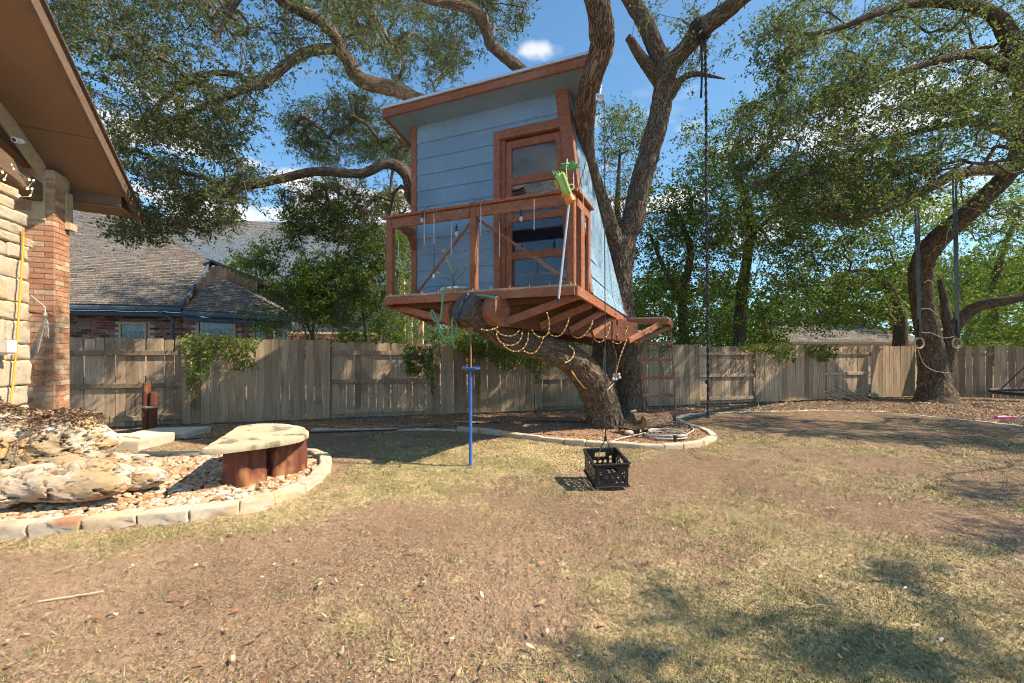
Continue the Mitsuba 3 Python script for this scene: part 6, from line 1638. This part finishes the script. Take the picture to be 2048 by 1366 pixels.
# hipped bay roof
bA, bB, bT = at(366, 620, 11.35), at(592, 634, 10.9), at(428, 557, 12.3)
bB = at(585, 632, 11.6); bC = at(560, 612, 13.2)
m = MB(); shingles(m, bA, bB, bT + [.25, 0, 0], bT, seed=5); shingles(m, bB, bC, bT + [.3, .3, 0], bT + [.25, 0, 0], seed=6); put(f'{NH}__bay_roof', m, 'm_roof', kind='stuff')
m = MB(); quadslab(m, bA - [0, 0, .02], bB - [0, 0, .02], bT + [.25, 0, -.02], bT - [0, 0, .02], .04); quadslab(m, bB - [0, 0, .02], bC - [0, 0, .02], bT + [.3, .3, -.02], bT + [.25, 0, -.02], .04); put(f'{NH}__bay_deck', m, 'm_siding_dark')


def gutter(a, b):
    m = MB(); d = unit(b - a); s = unit(np.cross(d, [0, 0, 1]))
    P = sg.Polygon([(0, 0), (0, -.11), (.07, -.12), (.10, -.08), (.12, -.01), (.12, 0.01), (.105, .01), (.09, -.03), (.015, -.03), (.015, 0)])
    prism(m, P, a, s, [0, 0, 1], -d, -np.linalg.norm(b - a)); put(f'{NH}__gutter', m, 'm_siding_dark')


m = MB(); bar(m, wA + [0, -.02, -.095], C0 + [0, -.02, -.095], .12, .13, ch=.03); put(f'{NH}__gutter', m, 'm_siding_dark')
m = MB(); bar(m, bA + [0, -.02, -.095], bB + [0, -.02, -.095], .12, .13, ch=.03); put(f'{NH}__gutter', m, 'm_siding_dark')
m = MB(); bar(m, wA + e2v * .3 + [0, 0, -.22], C0 + e2v * .3 + [0, 0, -.22], .5, .12); put(f'{NH}__eave_board', m, 'm_siding_dark')
m = MB(); bar(m, bA + e2v * .3 + [0, 0, -.22], bB + e2v * .25 + [0, 0, -.22], .4, .12); put(f'{NH}__eave_board', m, 'm_siding_dark')
m = MB(); bar(m, rB(500, 563) + [0, 0, -.15], rB(875, 571) + [0, 0, -.15], .3, .30); put(f'{NH}__eave_board', m, 'm_siding_dark')
m = MB(); ds = at(318, 618, 11.25); wire(m, [ds, ds + [.01, .04, -.12], ds + [.16, .22, -.26], ds + [.17, .24, -.45], ds + [.17, .24, -2.3]], .045, 8, .05); put(f'{NH}__downspout', m, 'm_siding_dark', True)


def brick_wall(key, o, d, length, z0, z1, openings=(), course=.075, bl=.21, seed=0, core=True):
    """Running bond on a backing; every brick its own piece."""
    rr = random.Random(seed); d = unit(np.asarray(d, float)); nrm = np.array([d[1], -d[0], 0.0])
    m = MB(); bar(m, o + d * 0 + [0, 0, (z0 + z1) / 2] - nrm * .06, o + d * length + [0, 0, (z0 + z1) / 2] - nrm * .06, .10, z1 - z0, ch=.001); put(key, m, 'm_mortar')
    for k in range(int((z1 - z0) / course)):
        z = z0 + k * course; x = -bl / 2 * (k % 2)
        while x < length:
            a, b = max(x, 0) + .005, min(x + bl, length) - .005
            if b - a > .03 and not any(a < ox1 and b > ox0 and z < oz1 and z + course > oz0 for ox0, ox1, oz0, oz1 in openings):
                m = MB(); p = [o + d * a, o + d * b]; q = [v + nrm * .012 for v in p]; lo, hi = np.array([0, 0, z + .006]), np.array([0, 0, z + course - .004]); bk = [v - nrm * .02 for v in p]
                hexa(m, [q[0] + lo, q[1] + lo, bk[1] + lo, bk[0] + lo, q[0] + hi, q[1] + hi, bk[1] + hi, bk[0] + hi], (rr.choice([0, .15, .3, .5, .6, .8, 1.0]), rr.random())); put(f'{key}__brick', m, 'm_brick_far')
            x += bl


def window(o, d, x0, x1, z0, z1, key='window'):
    d = unit(np.asarray(d, float)); nrm = np.array([d[1], -d[0], 0.0]); k = uniq(f'{NH}__{key}'); _counter[k + '_w'] = 1
    m = MB(); f_ = .05
    for a, b, c_, e in ((x0, x1, z0, z0 + f_), (x0, x1, z1 - f_, z1), (x0, x0 + f_, z0 + f_, z1 - f_), (x1 - f_, x1, z0 + f_, z1 - f_)):
        bar(m, o + d * a + nrm * .02 + [0, 0, (c_ + e) / 2], o + d * b + nrm * .02 + [0, 0, (c_ + e) / 2], .05, e - c_, ch=.004)
    put(f'{k}__frame', m, 'm_cream')
    m = MB(); m.add([o + d * x0 + nrm * .018 + [0, 0, z0], o + d * x1 + nrm * .018 + [0, 0, z0], o + d * x1 + nrm * .018 + [0, 0, z1], o + d * x0 + nrm * .018 + [0, 0, z1]], [[0, 1, 2, 3]]); put(f'{k}__pane', m, 'm_glass')
    m = MB(); bar(m, o + d * (x0 + .04) + nrm * .004 + [0, 0, (z0 + z1) / 2], o + d * (x1 - .04) + nrm * .004 + [0, 0, (z0 + z1) / 2], .008, z1 - z0 - .06, ch=.0005); put(f'{k}__blind', m, 'm_dark')  # black sheet behind the pane, painted in place of the unlit room
    m = MB(); bar(m, o + d * (x0 + .05) + nrm * .011 + [0, 0, z1 - .05 - .1], o + d * (x1 - .05) + nrm * .011 + [0, 0, z1 - .05 - .1], .004, .18, ch=.0005); put(f'{k}__shade', m, 'm_screen')


oW = C0 - e1v * 3.0 + e2v * .45; oW[2] = 0
o2 = lambda px: (lambda k: (k * oW[1] - oW[0]) / (e1v[0] - k * e1v[1]))((px - 1024) / F)      # distance along the wall of a pixel column
xw0, xw1 = o2(239), o2(294)
brick_wall(f'{NH}__brick_wall', oW, e1v, o2(396), 1.28, ez - .18, [(xw0, xw1, 0, 2.16)], seed=1)
window(oW, e1v, xw0, xw1, 1.2, 2.16)
oB = at(366, 640, 11.75); oB[2] = 0; dB = unit(at(560, 640, 12.0) * [1, 1, 0] - oB)
o3 = lambda px: (lambda k: (k * oB[1] - oB[0]) / (dB[0] - k * dB[1]))((px - 1024) / F)
brick_wall(f'{NH}__bay_wall', oB, dB, o3(545), 1.28, at(366, 634, 11.75)[2], [(o3(396), o3(473), 0, 2.22), (o3(508), o3(532), 0, 2.2)], seed=2)
window(oB, dB, o3(396), o3(473), 1.15, 2.24); window(oB, dB, o3(508), o3(532), 1.15, 2.2)
m = MB(); bar(m, np.array([*at(480, 640, 15.9)[:2], 1.9]), np.array([*at(875, 640, 17.2)[:2], 1.9]), .15, 3.9); put(f'{NH}__rear_wall', m, 'm_siding_dark')
oD = at(575, 660, 13.4); oD[2] = 0; dD = unit(at(745, 660, 14.0) * [1, 1, 0] - oD); brick_wall(f'{NH}__low_wall', oD, dD, 2.9, 1.0, 2.0, (), seed=3, bl=.24, course=.085)
for px, Yp in ((820, 12.6), (842, 12.8), (805, 13.0)):
    m = MB(); q = at(px, 680, Yp); bar(m, [q[0], q[1], 0], [q[0], q[1], at(px, 560, Yp)[2]], .16, .16, up=(1, 0, 0), uv=(.5, .5)); put(f'{NH}__porch_post', m, 'm_trim_tan')

RH = thing('far_house', 'grey shingle roof of a house beyond the fence at right', 'house')
a0, a1 = at(1560, 684, 21.5), at(1865, 684, 23.0); upR = unit(np.array([-.1, 1, .42])); top0, top1 = a0 + upR * 5 + [1.4, 0, 0], a1 + upR * 5 - [1.0, 0, 0]
m = MB(); shingles(m, a0, a1, top1, top0, .2, 8, .5); put(f'{RH}__roof', m, 'm_roof', kind='stuff')
m = MB(); quadslab(m, a0 - [0, 0, .03], a1 - [0, 0, .03], top1 - [0, 0, .03], top0 - [0, 0, .03], .06); put(f'{RH}__roof_deck', m, 'm_concrete')
m = MB(); bar(m, np.array([*a0[:2], a0[2] / 2]) + [.3, .5, 0], np.array([*a1[:2], a1[2] / 2]) + [-.3, .5, 0], .2, a0[2]); put(f'{RH}__wall', m, 'm_cream')
WH = thing('pale_house', 'pale blue siding wall of a house seen behind the second oak trunk', 'house')
for k in range(12):
    q0, q1 = at(1868, 690, 19.0), at(1912, 690, 19.2); z0 = .5 + k * .2; m = MB(); bar(m, [q0[0], q0[1], z0], [q1[0], q1[1], z0], .03, .195, ch=.012, uv=(R.random(), .5)); put(f'{WH}__siding_board', m, 'm_white')
